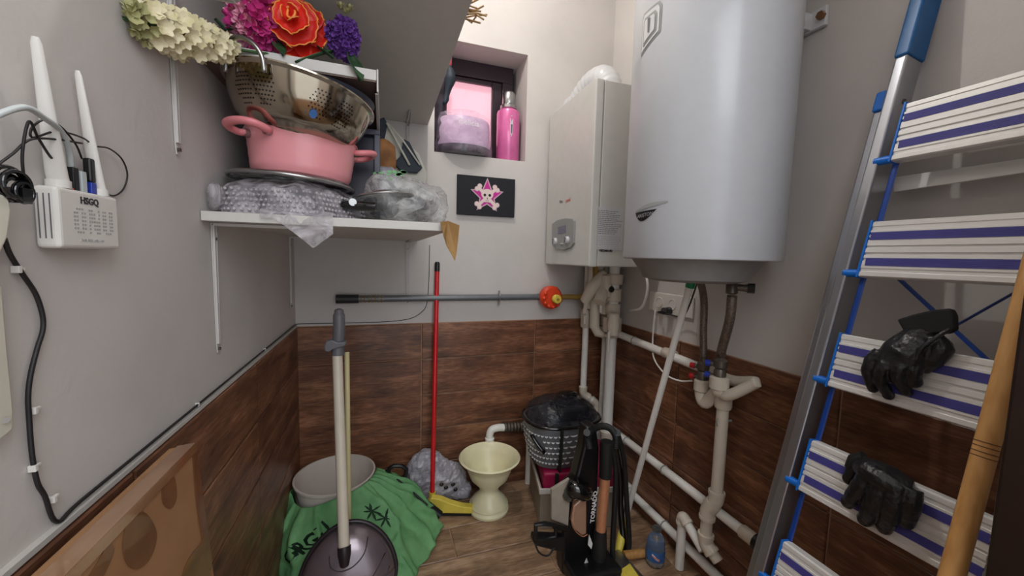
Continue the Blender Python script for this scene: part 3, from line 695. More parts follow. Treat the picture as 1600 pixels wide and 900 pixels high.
for k in range(6): rose_petal(c+Vector((0,.006,0)), math.radians(-70+k*60), .044, .028, .004, .3)
for k in range(5): rose_petal(c+Vector((0,-.006,0)), math.radians(20+k*72), .030, .020, .006, .9)
for k in range(3): rose_petal(c+Vector((0,-.016,0)), math.radians(60+k*120), .014, .011, .004, 1.2)
MB().tube(smoothpts([c+Vector((-.006,-.030,.010)), c+Vector((.002,-.033,.014)), c+Vector((.009,-.033,.004)), c+Vector((.003,-.033,-.008)), c+Vector((-.005,-.031,-.004)), c+Vector((-.004,-.030,.008))]), .0024, 6).build('heart', M['or_edge'], t, smooth=180)
MB().tube([c+Vector((0,.03,-.01)), Vector((c.x+.02, c.y+.13, MS1+.004))], .004, 6).build('stem', M['stem'], t, smooth=180)
leaf(t, c+Vector((-.04,.02,-.03)), onY(442, 88, .905), .03); leaf(t, c+Vector((.04,.02,-.03)), onY(520, 92, .905), .034); leaf(t, c+Vector((-.04,.03,.01)), onY(352, 48, .92), .03)
leaf(t, onY(372,75,.93), onY(335, 30, .93), .03)

# ------------------------------------------------------------------ router on the left wall
RY0, RY1, RX, RZ0, RZ1 = .529, .625, -.3165, H-.004, H+.060
t = thing('internet_router', (XL, .577, RZ0), 'white router with two antennas fixed to the left wall', 'router')
MB().box(XL+.0015, RX, RY0, RY1, RZ0, RZ1).build('housing', M['ant'], t, bevel=.004, seg=3)
sm = MB()
for k in range(3): sm.box(XL+.0055+k*.0045, XL+.0065+k*.0045, RY0-.0004, RY0+.001, RZ0+.010, RZ1-.008)
sm.build('vent', M['dgrey_pl'], t)
text('lettering', 'HSGQ', .0105, (RX+.0002, RY0+.031, RZ1-.014), Y, Z, M['gloss_black'], t, bold=.0003)
sl = MB()
glyph = {'O': ["01110","11011","11011","11011","11011","11011","01110"], 'N': ["11001","11101","11101","11111","10111","10111","10011"], 'U': ["11011","11011","11011","11011","11011","11011","01110"]}
for gi, ch in enumerate('ONU'):
    for r_ in range(7):
        for c_ in range(5):
            if glyph[ch][r_][c_] == '1':
                y = RY0+.020+gi*.0225+c_*.0038; z = RZ1-.0195-r_*.0042
                sl.box(RX-.0005, RX+.00025, y, y+.0030, z-.0022, z); 
sl.build('vent_letters', M['light_ink'], t)
text('lettering', 'PWR PON LOS LAN', .0042, (RX+.0002, RY0+.028, RZ0+.008), Y, Z, M['light_ink'], t)
for y0, x0, px, py, r0, r1 in ((.549, XL+.011, 55, 57, .0085, .0042), (.611, XL+.011, 121, 110, .0075, .0035)):
    b0 = Vector((x0, y0, RZ1)); top = onX(px, py, XL+.020 if y0 < .58 else XL+.010)
    MB().cyl(b0, b0+Z*.008, r0*1.15, n=14).build('antenna_base', M['ant'], t, smooth=40)
    MB().tube([b0+Z*.008, b0.lerp(top, .1), top-(top-b0)*.04, top], [r0, r0, r1, r1*.6], 12, flat=.55).build('antenna', M['ant'], t, smooth=60)
for y, mt_, hh, nm in ((.571, 'black', .026, 'power_plug'), (.583, 'eth', .024, 'network_plug'), (.5985, 'valve_blue', .014, 'fibre_plug'), (.562, 'orange', .003, 'fibre_cover')):
    MB().box(XL+.006, XL+.014, y-.0042, y+.0042, RZ1, RZ1+hh).build(nm, M[mt_], t, bevel=.0012)
MB().box(XL+.006, XL+.014, .5985-.0044, .5985+.0044, RZ1+.0142, RZ1+.042).build('fibre_boot', M['black'], t, bevel=.002)
def cable(name, pts, r, mt_, label, n=8, xoff=.012, cat='cable', group=None, plane=None):
    P3 = [onX(p[0], p[1], XL+(p[2] if len(p) > 2 else xoff)) if not isinstance(p, Vector) else p for p in pts]
    o = MB().tube(smoothpts(P3, 8), r, n).build(name, M[mt_], loc=P3[0], smooth=180); return tag(o, label, cat, group)
cable('adapter_cord', [(95,262,.010),(88,252,.012),(78,244,.014),(60,216,.02),(45,190,.024),(35,240,.02),(38,285,.016)], .0012, 'cable', 'thin black cord looping from the router plug down to the adapter')
cable('network_cable', [(111,262,.010),(108,235,.014),(95,205,.02),(70,185,.026),(40,168,.03),(0,178,.034),(-20,190,.034)], .0028, 'eth', 'thick pale grey network cable arching left from the router')
cable('fibre_cord', [(128,248,.010),(118,225,.014),(95,198,.018),(70,187,.02),(50,200,.02),(52,215,.018),(90,205,.016),(128,215,.012),(148,228,.010),(170,232,.008),(190,248,.006),(199,272,.005),(193,295,.004),(178,306,.003),(160,299,.006)], .0010, 'cable', 'thin black cord making a loop to the right of the router')
cable('adapter_cord', [(-10,262,.02),(20,240,.02),(48,218,.02),(90,218,.018),(128,224,.014)], .0011, 'cable', 'black cord running left behind the first antenna')
# dark coiled adapter at the frame edge
mb = MB()
cA = onX(14, 284, XL+.02)
for k in range(5):
    mb.tube([cA+Vector((.004*math.sin(k*2), .016*math.cos(a)*(1-.1*k)+.002*k, .013*math.sin(a)*(1-.08*k)-.002*k)) for a in [2*PI*i/20 for i in range(20)]], .0022, 6, closed=True)
mb.box(cA.x-.01, cA.x+.006, cA.y+.004, cA.y+.014, cA.z-.018, cA.z-.004)
o = mb.build('coiled_cord', M['gloss_black'], loc=cA, smooth=60); tag(o, 'bundle of coiled shiny black cord left of the router', 'cable')
# white plastic device and cream cover at the left frame edge
a = onX(-30, 306, XL+.022); b = onX(18, 325, XL+.022)
dv = MB(); Q = [onX(px, py, XL+.022) for px, py in [(-60,300),(6,303),(17,312),(20,330),(14,372),(2,398),(-60,480)]]
dv.poly3(Q, (-.0205,0,0)); o = dv.build('socket_cover', M['cream_box'], loc=onX(0,380,XL), bevel=.003); tag(o, 'white rounded plastic fitting cut off by the left picture edge below the cords', 'fitting')
dv = MB(); Q = [onX(px, py, XL+.010) for px, py in [(-70,440),(4,446),(14,560),(22,640),(21,672),(10,681),(-70,740)]]
dv.poly3(Q, (-.0085,0,0)); o = dv.build('junction_cover', M['cream_box'], loc=onX(0,560,XL), bevel=.002); tag(o, 'flat cream cover plate on the left wall at the picture edge', 'cover')
MB().cyl(onX(8, 657, XL+.010), onX(8, 657, XL+.011), .003, n=10).build('screw', M['screw'], o).location -= o.location*0
# long wall cable
p = [(6,372),(16,398),(35,428),(55,458),(66,490),(67,515),(58,545),(48,585),(44,620),(46,660),(49,700),(54,735),(60,758),(70,775),(80,782)]
P3 = [onX(x_, y_, XL+.004) for x_, y_ in p]
P3b = [Vector((XL+.0045, y_, TT+.0135)) for y_ in (.56, .7, .9, 1.2, 1.5, YB-.02)]
P3c = [Vector((XL+.03, YB-.005, TT+.012)), Vector((-.15, YB-.005, TT+.010)), Vector((.02, YB-.005, TT+.011)), Vector((.115, YB-.005, TT+.022)), Vector((.165, YB-.005, TT+.05)), Vector((.188, YB-.004, TT+.09)), Vector((.196, YB-.004, TT+.2)), Vector((.198, YB-.004, H+.04))]
P3[-1] = Vector((XL+.0045, .525, TT+.012))
o = MB().tube(smoothpts(P3+P3b, 6), .0021, 8).build('wall_cable', M['cable'], loc=P3[5], smooth=180); tag(o, 'black cable clipped to the left wall, running down and along the tile edge', 'cable')
o = MB().tube(smoothpts([P3b[-1]]+P3c, 6), .0014, 6).build('wall_cable', M['cable'], loc=P3c[0], smooth=180); tag(o, 'thin black wire along the back wall tile edge rising behind the red stick', 'cable')
for i, (cx, cy, lab) in enumerate(((24,421,'topmost white cable clip, just under the router'),(50,642,'white cable clip halfway down the cable on the left wall'),(50,732,'white cable clip low on the vertical run of cable'),(80,781,'white cable clip at the bottom bend of the cable'),(265,650,'white cable clip on the sloping cable run nearest the cardboard box'),(410,540,'white cable clip on the cable run near the room corner'))):
    q = onX(cx, cy, XL+.003) if i < 4 else Vector((XL+.003, (.86, 1.3)[i-4], TT+.0135))
    s_ = .0035
    o = MB().box(q.x-.0025, q.x+.004, q.y-.002, q.y+.002, q.z-.0035, q.z+.0035).box(q.x-.0025, q.x+.001, q.y+.002, q.y+.010, q.z-.0015, q.z+.0015).build('cable_clip', M['ant'], loc=q, bevel=.0006); tag(o, lab, 'clip')

# ------------------------------------------------------------------ boiler
BX, BY0, BY1, BZ0, BZ1 = .752, 1.312, 1.728, H-.032, H+.668
t = thing('gas_boiler', (XR, 1.52, BZ0), 'white wall-hung gas boiler on the right wall beyond the water heater', 'boiler')
MB().box(BX+.038, XR-.002, BY0, BY1, BZ0, BZ1).build('casing', M['boiler'], t, bevel=.004)
MB().box(BX, BX+.036, BY0-.002, BY1+.002, BZ0-.002, BZ1+.001).build('front_cover', M['boiler'], t, bevel=.006, seg=3)
# control panel on the front (facing -x)
def fpt(px, py): return onX(px, py, BX-.001)
c0 = fpt(880, 367)
Q = [fpt(*q) for q in [(864,350),(872,344),(885,341),(896,342),(899,345),(898,380),(893,387),(882,391),(870,389),(864,383)]]
p_ = MB().poly3(Q, (-.006,0,0)).build('control_panel', M['grey_pl'], t, bevel=.0015)
Q = [fpt(*q) for q in [(874,355),(886,352),(886,364),(874,366)]]
MB().poly3([q-X*.0062 for q in Q], (-.001,0,0)).build('display', M['lcd'], p_)
for px, py in ((870,377),(889,375)):
    q = fpt(px, py)-X*.006
    MB().cyl(q, q-X*.012, .016, .014, 20).build('knob', M['white_metal'], p_, smooth=40)
    MB().box(q.x-.0165, q.x-.012, q.y-.003, q.y+.003, q.z-.012, q.z+.012).build('knob_grip', M['dgrey_pl'], p_, bevel=.001)
q = fpt(880, 381)-X*.006; MB().box(q.x-.003, q.x, q.y-.012, q.y+.012, q.z-.003, q.z+.003).build('button', M['white_metal'], p_, bevel=.001)
text('lettering', 'Vito', .020, fpt(874, 318)-X*.0006, -Y, Z, M['grey_ink'], t); text('lettering', 'pend', .022, fpt(884, 316)-X*.0006, -Y, Z, M['red_ink'], t)
# label on the side
lx0 = .852; sy_ = BY0-.0006
def spt(px, py): return onY(px, py, BY0-.0012)
a = spt(927, 322); b = spt(972, 391)
MB().box(a.x, b.x, BY0-.0012, BY0-.0002, b.z, a.z).build('label', M['paper'], t)
ln = MB(); rnd = random.Random(11)
for k in range(13):
    z = a.z-.014-k*.0072; wd = rnd.uniform(.75, 1)*(b.x-a.x-.012)
    x = a.x+.005
    while x < a.x+.005+wd:
        l_ = rnd.uniform(.004, .014); ln.box(x, x+l_, BY0-.0016, BY0-.0012, z-.0022, z); x += l_+.0025
ln.build('text_lines', M['grey_ink'], t)
ln = MB()
for k in range(8):
    z = a.z-.112-k*.0075; x = a.x+.004
    while x < b.x-.012:
        l_ = rnd.uniform(.003, .010); ln.box(x, x+l_, BY0-.0016, BY0-.0012, z-.0018, z); x += l_+.004
ln.build('text_lines', M['light_ink'], t)
text('lettering', 'VIESSMANN', .0125, spt(936, 393), X, Z, M['gloss_black'], t, bold=.0004, xs=.9)
# flue
t = thing('flue_pipe', (.90, 1.52, BZ1+.001), 'white corrugated flue elbow from the boiler top into the back wall', 'pipe')
path = smoothpts([(.925,1.50,BZ1+.002),(.925,1.505,BZ1+.07),(.915,1.54,BZ1+.115),(.905,1.62,BZ1+.12),(.895,1.69,BZ1+.085),(.89,1.742,BZ1+.045)], 12)
rr = [.052+(.003 if i % 4 < 2 else 0) for i in range(len(path))]
MB().tube(path, rr, 28).build('elbow', M['white_metal'], t, smooth=60)
MB().lathe([(.060,0),(.064,.004),(.060,.014),(.054,.016)], (.925,1.50,BZ1+.001), 32).build('collar', M['white_metal'], t, smooth=40)
MB().cyl(Vector((.89,1.728,BZ1+.047)), Vector((.89,YB-.001,BZ1+.04)), .070, n=36).build('wall_rosette', M['white_metal'], t, smooth=40)

# ------------------------------------------------------------------ water heater
HC = Vector((.871, .895, H+.004)); HR = .209
t = thing('water_heater', HC, 'large white cylindrical water heater hanging on the right wall', 'water heater')
MB().lathe([(HR-.012,-.002),(HR-.002,0),(HR,.004),(HR,.90),(HR-.006,.93),(HR-.04,.955),(.08,.968),(.0001,.97)], HC, 96).build('tank', M['heater'], t, smooth=30)
MB().lathe([(.175,-.001),(.172,-.006),(.150,-.038),(.140,-.056),(.110,-.064),(.0001,-.066)], HC+Vector((-.01,0,0)), 64).build('bottom_cap', M['dome'], t, smooth=35, label='grey dished bottom cap')
MB().box(HC.x+.10, XR-.003, .77, 1.02, H+.618, H+.66).build('hanging_rail', M['white_metal'], t, bevel=.003)
br = MB().box(XR-.014, XR-.0015, .735, 1.05, H+.615, H+.665); br.build('wall_plate', M['white_metal'], t, bevel=.003)
q = Vector((XR-.014, .744, H+.640)); MB().cyl(q, q-X*.012, .010, n=6).build('bolt', M['brass'], t, smooth=30, label='rusty bolt')
def hpt(px, py, r=HR+.0015):
    """point of a picture ray on the tank's near side"""
    d = ray(px, py); ox, oy = -HC.x, -HC.y; A = d.x*d.x+d.y*d.y; Bq = 2*(ox*d.x+oy*d.y); Cq = ox*ox+oy*oy-r*r
    D_ = max(0, Bq*Bq-4*A*Cq); k = (-Bq-math.sqrt(D_))/(2*A); return Vector((0,0,H))+d*k
def onTank(pts, nm, mt_, th=.002, r=HR+.0008):
    """outline given as (angle from -x axis in deg towards -y, z)"""
    out = []
    for a, z in pts:
        an = math.radians(180+a); out.append((Vector((HC.x+r*math.cos(an), HC.y+r*math.sin(an), z)), Vector((math.cos(an), math.sin(an), 0))))
    mb = MB(); mb.ring_loft([[p for p, n_ in out], [p+n_*th for p, n_ in out]]); return mb.build(nm, mt_, t)
def tank_az(px, py):
    p = hpt(px, py); a = math.degrees(math.atan2(-(p.y-HC.y), -(p.x-HC.x))); return a, p.z
def band(ptsu, ptsl, nm, mt_, th, n=14):
    """strip on the tank between an upper and a lower curve sampled by angle"""
    mb = MB(); r = HR+.0006
    up_ = []; lo_ = []
    for (a, z) in ptsu:
        an = math.radians(180+a); up_.append(Vector((HC.x+(r+th)*math.cos(an), HC.y+(r+th)*math.sin(an), z)))
    for (a, z) in ptsl:
        an = math.radians(180+a); lo_.append(Vector((HC.x+(r+th)*math.cos(an), HC.y+(r+th)*math.sin(an), z)))
    vs = up_+lo_; k = len(up_); return mb.add(vs, [(i, i+1, k+i+1, k+i) for i in range(k-1)]).build(nm, mt_, t)
A0, A1, zb = -4, 17, H+.117
N_ = 16
band([(A0+(A1-A0)*i/N_, zb+.010+.004*i/N_) for i in range(N_+1)], [(A0+(A1-A0)*i/N_, zb+.010+.004*i/N_-.026*math.sin(PI*(i/N_)**.75)) for i in range(N_+1)], 'badge', M['black'], .0012)
band([(A0+(A1+8-A0)*i/N_, zb+.014+.018*math.sin(PI*.5*min(1,i/N_*1.4))) for i in range(N_+1)], [(A0+(A1+8-A0)*i/N_, zb+.012+.006*i/N_+.010*(i/N_)) for i in range(N_+1)], 'badge_accent', M['grey_pl'], .0014)
# lettering bent on the tank
def tank_text(s, size, a0, z, mt_, nm='lettering', slope=0):
    o = text(nm, s, size, (0,0,0), X, Z, mt_, t)
    base = t.location
    for v in o.data.vertices:
        w_ = v.co+base; a = math.radians(180+a0)+(w_.x/HR); zz = z+w_.z+slope*w_.x; r = HR+.0026
        v.co = Vector((HC.x+r*math.cos(a), HC.y+r*math.sin(a), zz))-base
    return o
tank_text('ARISTON', .0135, -1, zb-.006, M['white_ink'], slope=.1)
a_, z_ = 2, H+.60
for k, (w1_, mt_) in enumerate(((1.0, 'grey_pl'), (.86, 'white_metal'), (.66, 'grey_pl'), (.52, 'white_metal'))):
    pts = [(-9*w1_,.045*w1_),(9*w1_,.045*w1_),(11*w1_,.03*w1_),(11*w1_,-.02*w1_),(4*w1_,-.045*w1_),(-9*w1_,-.052*w1_)]
    N2 = 10; 
    band([(a_+(-10+20*i/N2)*w1_, z_+.052*w1_-(.012*w1_ if i in (0, N2) else 0)) for i in range(N2+1)], [(a_+(-10+20*i/N2)*w1_, z_-.055*w1_+(.030*w1_*i/N2)) for i in range(N2+1)], 'thermostat_frame', M[mt_], .0008+.0014*k)
band([(a_-1.2, z_+.025), (a_+1.2, z_+.025)], [(a_-.6, z_-.012), (a_+.6, z_-.012)], 'thermostat_pointer', M['dgrey_pl'], .007)

# ------------------------------------------------------------------ gas pipe, valve
PYG = YB-.028
a = onY(530, 468, PYG); b = onY(842, 467, PYG); z = H-.195
t = thing('gas_pipe', (a.x, PYG, z), 'grey horizontal gas pipe along the back wall above the tiles', 'pipe')
MB().cyl(Vector((a.x, PYG, z)), Vector((b.x, PYG, z)), .0145, n=20).build('pipe', M['pipe_grey'], t, smooth=40)
MB().cyl(Vector((a.x-.012, PYG, z)), Vector((a.x+.075, PYG, z)), .0185, n=20).build('end_cap', M['pipe_end'], t, smooth=40, label='dark end cap')
mb = MB(); 
for k in range(7): mb.tube([Vector((a.x+.085+k*.014+.002*math.sin(3*i+k), PYG+.0155*math.cos(i*PI/4), z+.0155*math.sin(i*PI/4))) for i in range(8)], .0018, 5, closed=True)
mb.build('sealing_tow', M['tow'], t, smooth=180)
cx = onY(780, 467, PYG).x
mb = MB(); mb.tube([Vector((cx, PYG+.017*math.cos(i*PI/8), z+.017*math.sin(i*PI/8))) for i in range(16)], .004, 8, closed=True)
mb.cyl((cx, PYG, z+.017), (cx, PYG, z+.032), .004, n=10).cyl((cx, PYG, z-.017), (cx, PYG, z-.036), .004, n=10).cyl((cx, PYG+.012, z), (cx, YB-.001, z), .005, n=10)
mb.build('clamp', M['steel_d'], t, smooth=40)
VC = Vector((onY(861, 467, PYG-.03).x, PYG-.03, z))
t = thing('gas_valve', VC, 'red-orange round gas valve with yellow knob at the end of the grey pipe', 'valve')
MB().cyl(Vector((b.x-.004, PYG, z)), Vector((b.x+.018, PYG, z)), .018, n=6).build('nut', M['brass'], t)
MB().lathe([(.0001,.03),(.052,.03),(.056,.022),(.056,-.006),(.047,-.018),(.0001,-.020)], VC, 40, T=Matrix.Rotation(math.radians(90), 4, 'X') @ Matrix.Rotation(PI, 4, 'X')).build('housing', M['red_orange'], t, smooth=35)
mb = MB()
for k in range(7):
    a_ = math.radians(150+k*32); p = VC+Vector((.044*math.cos(a_), -.020, .044*math.sin(a_))); mb.ball(p, (.009,.008,.009), 7)
mb.build('grip_lobe', M['red_orange'], t, smooth=180)
k0 = VC+Vector((.012,-.030,-.004)); MB().lathe([(.0001,0),(.022,0),(.022,.016),(.018,.022),(.0001,.022)], k0, 24, T=Matrix.Rotation(math.radians(90),4,'X')).build('knob', M['yellow'], t, smooth=35)
MB().cyl(k0+Vector((0,-.022,0)), k0+Vector((0,-.026,0)), .007, n=16).build('knob_centre', M['tow'], t, smooth=40)
g0 = VC+Vector((.05,0,0))
o = MB().tube(smoothpts([g0+Vector((.0,.01,0)), g0+Vector((.05,.01,.002)), g0+Vector((.10,-.03,.01)), Vector((.955,1.60,H-.12)), Vector((.955,1.60,BZ0-.002))], 8), .012, 12).build('gas_hose', M['tow'], loc=g0, smooth=180)
tag(o, 'dull yellow gas hose from the red-orange valve up to the boiler', 'hose')

# ------------------------------------------------------------------ white pipes
def pipe(name, pts, r, label, mt_='pvc', fits=(), n=18, group=None, fr=1.28, fl=.03):
    pts = [Vector(p) for p in pts]
    t = thing(name, pts[-1], label, 'pipe', group)
    for i in range(len(pts)-1): MB().cyl(pts[i], pts[i+1], r, n=n).build('run', M[mt_], t, smooth=40)
    for i in range(1, len(pts)-1):
        d0 = (pts[i-1]-pts[i]).normalized(); d1 = (pts[i+1]-pts[i]).normalized()
        q = [pts[i]+d0*fl, pts[i]+d0*fl*.45, pts[i]+(d0+d1)*fl*.12, pts[i]+d1*fl*.45, pts[i]+d1*fl]
        e = MB().tube(smoothpts(q, 4), r*fr, n).build('elbow', M['pvc2'], t, smooth=60)
        for dd in (d0, d1): MB().cyl(pts[i]+dd*fl*.8, pts[i]+dd*fl*1.2, r*fr*1.08, n=n).build('collar', M['pvc2'], e, smooth=40)
    for (p, d, L, rr_) in fits:
        p = Vector(p); d = Vector(d).normalized(); MB().lathe([(rr_*.9,-L/2),(rr_,-L/2+.004),(rr_,L/2-.004),(rr_*.9,L/2)], p, n, T=frame_m(d)).build('coupling', M['pvc2'], t, smooth=40)
    return t
def frame_m(d):
    u_, v_, w_ = frame(d); m_ = Matrix((u_, v_, w_)).transposed()
    if m_.determinant() < 0: m_ = Matrix((-u_, v_, w_)).transposed()
    return m_.to_4x4()
PX = XR-.032
zt, zm, zl = H-.366, H-.836, H-1.052
pA = Vector((.962, 1.68, 0))
pipe('water_pipe', [(pA.x, pA.y, BZ0-.001), (pA.x, pA.y, H-.685), (1.035, 1.665, H-.74), (1.045, 1.66, .16)], .0155, 'thin white pipe dropping from the left of the boiler behind the basket', fits=[((pA.x, pA.y, H-.20), Z, .05, .022), ((pA.x, pA.y, H-.30), Z, .09, .027)])
t = pipe('water_pipe', [(1.028, 1.55, BZ0-.001), (1.028, 1.55, zm-.03), (PX+.006, 1.53, zl-.004), (PX+.006, 1.40, zl)], .0245, 'thick white pipe running down from the boiler beside the room corner', fits=[((1.028,1.55,H-.17), Z, .06, .036), ((1.028,1.55,H-.095), Z, .05, .04), ((1.028,1.55,H-.235), Z, .05, .034), ((1.028,1.55,H-.31), Z, .07, .043), ((1.028,1.55,H-.365), Z, .014, .033)])
pipe('water_pipe', [(1.045, 1.635, BZ0-.001), (1.045, 1.635, .20)], .013, 'thin white pipe squeezed between the two bigger pipes in the corner', fits=[((1.045,1.635,H-.28), Z, .10, .024), ((1.045,1.635,H-.36), Z, .05, .028)])
# shut-off valves under the boiler
for i, (x_, y_, z_, lab, big) in enumerate(((.962, 1.665, H-.20, 'cream plastic shut-off valve on the left pipe under the boiler', 0), (.985, 1.56, H-.13, 'cream valve body with black filter plug under the boiler', 1), (.995, 1.50, H-.30, 'white valve with short lever in front of the thick boiler pipe', 0))):
    c = Vector((x_, y_, z_)); t = thing('shutoff_valve', c-Z*.05, lab, 'valve')
    MB().lathe([(.018,-.05),(.026,-.045),(.026,-.02),(.030,0),(.026,.02),(.024,.05),(.018,.055)], c-Vector((0,.012,0)), 20).build('body', M['pvc2'], t, smooth=40)
    if big:
        d = Vector((-.45,-.35,-.62)); MB().tube([c, c+d*.06, c+d*.11], [.024,.028,.026], 18).build('branch', M['pvc2'], t, smooth=40)
        MB().tube([c+Vector((.01,-.035,-.01)), c+Vector((.01,-.046,-.012))], [.016,.013], 14).build('filter_plug', M['gloss_black'], t, smooth=40)
    MB().box(c.x-.036, c.x-.026, c.y-.03, c.y-.018, c.z-.12, c.z-.03).build('lever', M['ant'], t, bevel=.003)
    MB().box(c.x-.034, c.x-.01, c.y-.03, c.y-.018, c.z-.035, c.z-.025).build('lever_arm', M['ant'], t, bevel=.003)
t = thing('filter_fitting', (.95, 1.585, H-.36), 'bulky cream angled fittings clustered between the two boiler pipes', 'fitting')
q0, q1, q2 = onY(944, 428, 1.58), onY(927, 448, 1.57), onY(914, 470, 1.62)
MB().tube([q0, q1, q2], [.026,.031,.024], 18).build('branch', M['pvc2'], t, smooth=60)
MB().tube([onY(938, 417, 1.62), onY(930, 470, 1.61), onY(929, 512, 1.61)], [.020,.024,.024], 18).build('sleeve', M['pvc2'], t, smooth=60)
MB().tube([onY(929, 510, 1.61), onY(934, 520, 1.60), onY(943, 523, 1.59)], [.022,.022,.018], 16).build('elbow', M['pvc2'], t, smooth=60)
MB().lathe([(.026,-.05),(.034,-.045),(.036,-.01),(.032,0),(.037,.012),(.037,.045),(.028,.05)], onY(947, 475, 1.60), 24).build('body', M['pvc2'], t, smooth=40)
MB().tube([onY(918, 440, 1.64), onY(917, 478, 1.64)], [.012,.012], 12).build('inlet', M['pvc2'], t, smooth=60)
o = MB().tube(smoothpts([(.93,1.60,BZ0-.002),(.925,1.59,H-.10),(.918,1.60,H-.19),(.915,1.62,H-.27)], 6), .010, 10).build('drain_tube', M['pvc2'], loc=(.915,1.62,H-.27), smooth=180); tag(o, 'cream drain tube hanging from the boiler next to the gas hose', 'pipe')
# horizontal runs along the right wall
def clampring(x, y, z, r, t):
    MB().tube([Vector((x+r*math.cos(i*PI/8), y, z+r*math.sin(i*PI/8))) for i in range(16)], .0025, 6, closed=True).build('clamp', M['grey_pl'], t, smooth=180)
    MB().cyl((x+r*.8, y, z), (XR-.0045, y, z), .004, n=8).build('anchor', M['grey_pl'], t, smooth=40)
t = pipe('water_pipe', [(PX, 1.60, zt+.012), (PX, .985, zt-.012)], .0165, 'white horizontal pipe along the top edge of the tiles on the right wall', fits=[((PX, 1.20, zt), Y, .06, .0215)])
clampring(PX, 1.42, zt+.004, .018, t)
t = pipe('water_pipe', [(PX, 1.60, zm+.004), (PX, .80, zm)], .0165, 'white horizontal pipe halfway up the tiles on the right wall', fits=[((PX, .815, zm), Y, .05, .0215)])
for y_ in (1.19, 1.44): clampring(PX, y_, zm+.002, .018, t)
MB().cyl((PX, .79, zm), (PX, .772, zm), .026, n=24).build('end_nut', M['black'], t, smooth=40, label='black ring nut')
MB().cyl((PX, .772, zm), (PX, .752, zm), .016, n=18).build('end_cap', M['pvc2'], t, smooth=40)
t = pipe('water_pipe', [(PX, 1.395, zl), (PX, .70, zl-.002)], .0165, 'white horizontal pipe nearest the floor along the right wall')
for y_ in (1.17, .88): clampring(PX, y_, zl, .018, t)
pipe('water_pipe', [(PX-.03, 1.05, .003), (PX-.03, 1.05, H-.925), (PX-.028, .952, H-.985)], .0155, 'white pipe rising from the floor behind the clear bottle and bending right', n=16, fl=.026)
# vertical pipe from the heater valves
vx, vy = 1.045, .925
t = pipe('water_pipe', [(vx, vy, H-.425), (vx, vy, H-.79), (vx-.012, .945, H-.83), (vx-.012, .945, H-.95), (vx, .90, H-.985)], .0185, 'white vertical drop pipe below the water heater valves with a stepped elbow', 'pvc2', fl=.028)
clampring(vx, vy, H-.52, .021, t)
# manifold of elbows under the two hoses
t = thing('pipe_manifold', (1.03, .95, H-.45), 'cream group of pipe elbows joining the two hose valves on the right wall', 'pipe')
hA = onX(1097, 598, 1.035); hB = onX(1124, 596, 1.005)
MB().tube(smoothpts([hA+Z*.01, hA-Z*.04, hA+Vector((.0,-.02,-.062)), Vector((vx-.005, vy+.02, H-.425))], 6), .021, 16).build('elbow', M['pvc2'], t, smooth=60)
MB().lathe([(.020,-.02),(.026,-.016),(.026,.018),(.022,.022)], hA-Z*.01, 20).build('collar', M['pvc2'], t, smooth=40)
MB().tube(smoothpts([hB+Z*.01, hB-Z*.03, Vector((vx-.01, vy, H-.415)), Vector((vx, vy, H-.45))], 6), .022, 16).build('elbow', M['pvc2'], t, smooth=60)
MB().lathe([(.022,-.02),(.029,-.016),(.029,.018),(.024,.022)], hB-Z*.005, 20).build('collar', M['pvc2'], t, smooth=40)
e1, e2, e3 = onX(1142, 594, 1.055), onX(1175, 601, 1.035), onX(1138, 618, 1.01)
MB().tube(smoothpts([onX(1105, 575, 1.06), e1, e2+Vector((.004,0,.008)), e2, e3, Vector((vx-.02, vy, H-.42))], 6), .017, 14).build('loop', M['pvc2'], t, smooth=60)
MB().lathe([(.024,-.018),(.026,-.01),(.026,.02),(.020,.03)], Vector((vx, vy, H-.455)), 20).build('collar', M['pvc2'], t, smooth=40)
# angle valves with red and blue knobs
for c, kn, lab, nm_ in ((hA+Z*.035, 'valve_red', 'brass valve with red caps under the left braided hose', 'a'), (hB+Z*.035, 'valve_blue', 'brass valve with blue caps under the right braided hose', 'b')):
    t = thing('hose_valve', c-Z*.03, lab, 'valve')
    MB().lathe([(.012,-.035),(.018,-.03),(.018,0),(.014,.006),(.020,.012),(.020,.032),(.012,.04),(.012,.052)], c, 16).build('body', M['valve_metal'], t, smooth=35)
    d = Vector((-.35,.9,0)).normalized() if kn == 'valve_red' else Vector((-.5,.85,0)).normalized()
    for dz in (.018, -.020):
        MB().cyl(c+Z*dz+d*.010, c+Z*dz+d*.030, .007, n=12).build('stub', M['valve_metal'], t, smooth=40)
        MB().cyl(c+Z*dz+d*.028, c+Z*dz+d*.043, .0095, n=14).build('cap', M[kn], t, smooth=40)
# braided hoses
o = MB().tube(smoothpts([HC+Vector((.085,.075,-.05)), onX(1100, 470, 1.02), onX(1099, 520, 1.03), hA+Z*.085], 10), .0115, 14).build('braided_hose', M['braid'], loc=hA+Z*.085, smooth=180); tag(o, 'straight brown-grey braided hose on the left below the water heater', 'hose')
o = MB().tube(smoothpts([onX(1144, 462, .965), onX(1140, 500, .97), onX(1128, 545, .99), hB+Z*.085], 10), .0135, 14).build('braided_hose', M['braid'], loc=hB+Z*.085, smooth=180); tag(o, 'bent thicker braided hose on the right below the water heater', 'hose')
c = onX(1144, 448, .965); t = thing('safety_valve', c, 'dark brass safety valve with side knob under the right edge of the water heater', 'valve')
MB().lathe([(.011,-.022),(.016,-.018),(.016,.006),(.012,.012),(.012,.045)], c, 16).build('body', M['valve_metal'], t, smooth=35)
MB().tube([c, c+Vector((.02,-.022,-.002)), c+Vector((.028,-.031,-.002))], [.010,.010,.012], 12).build('outlet', M['valve_metal'], t, smooth=40)
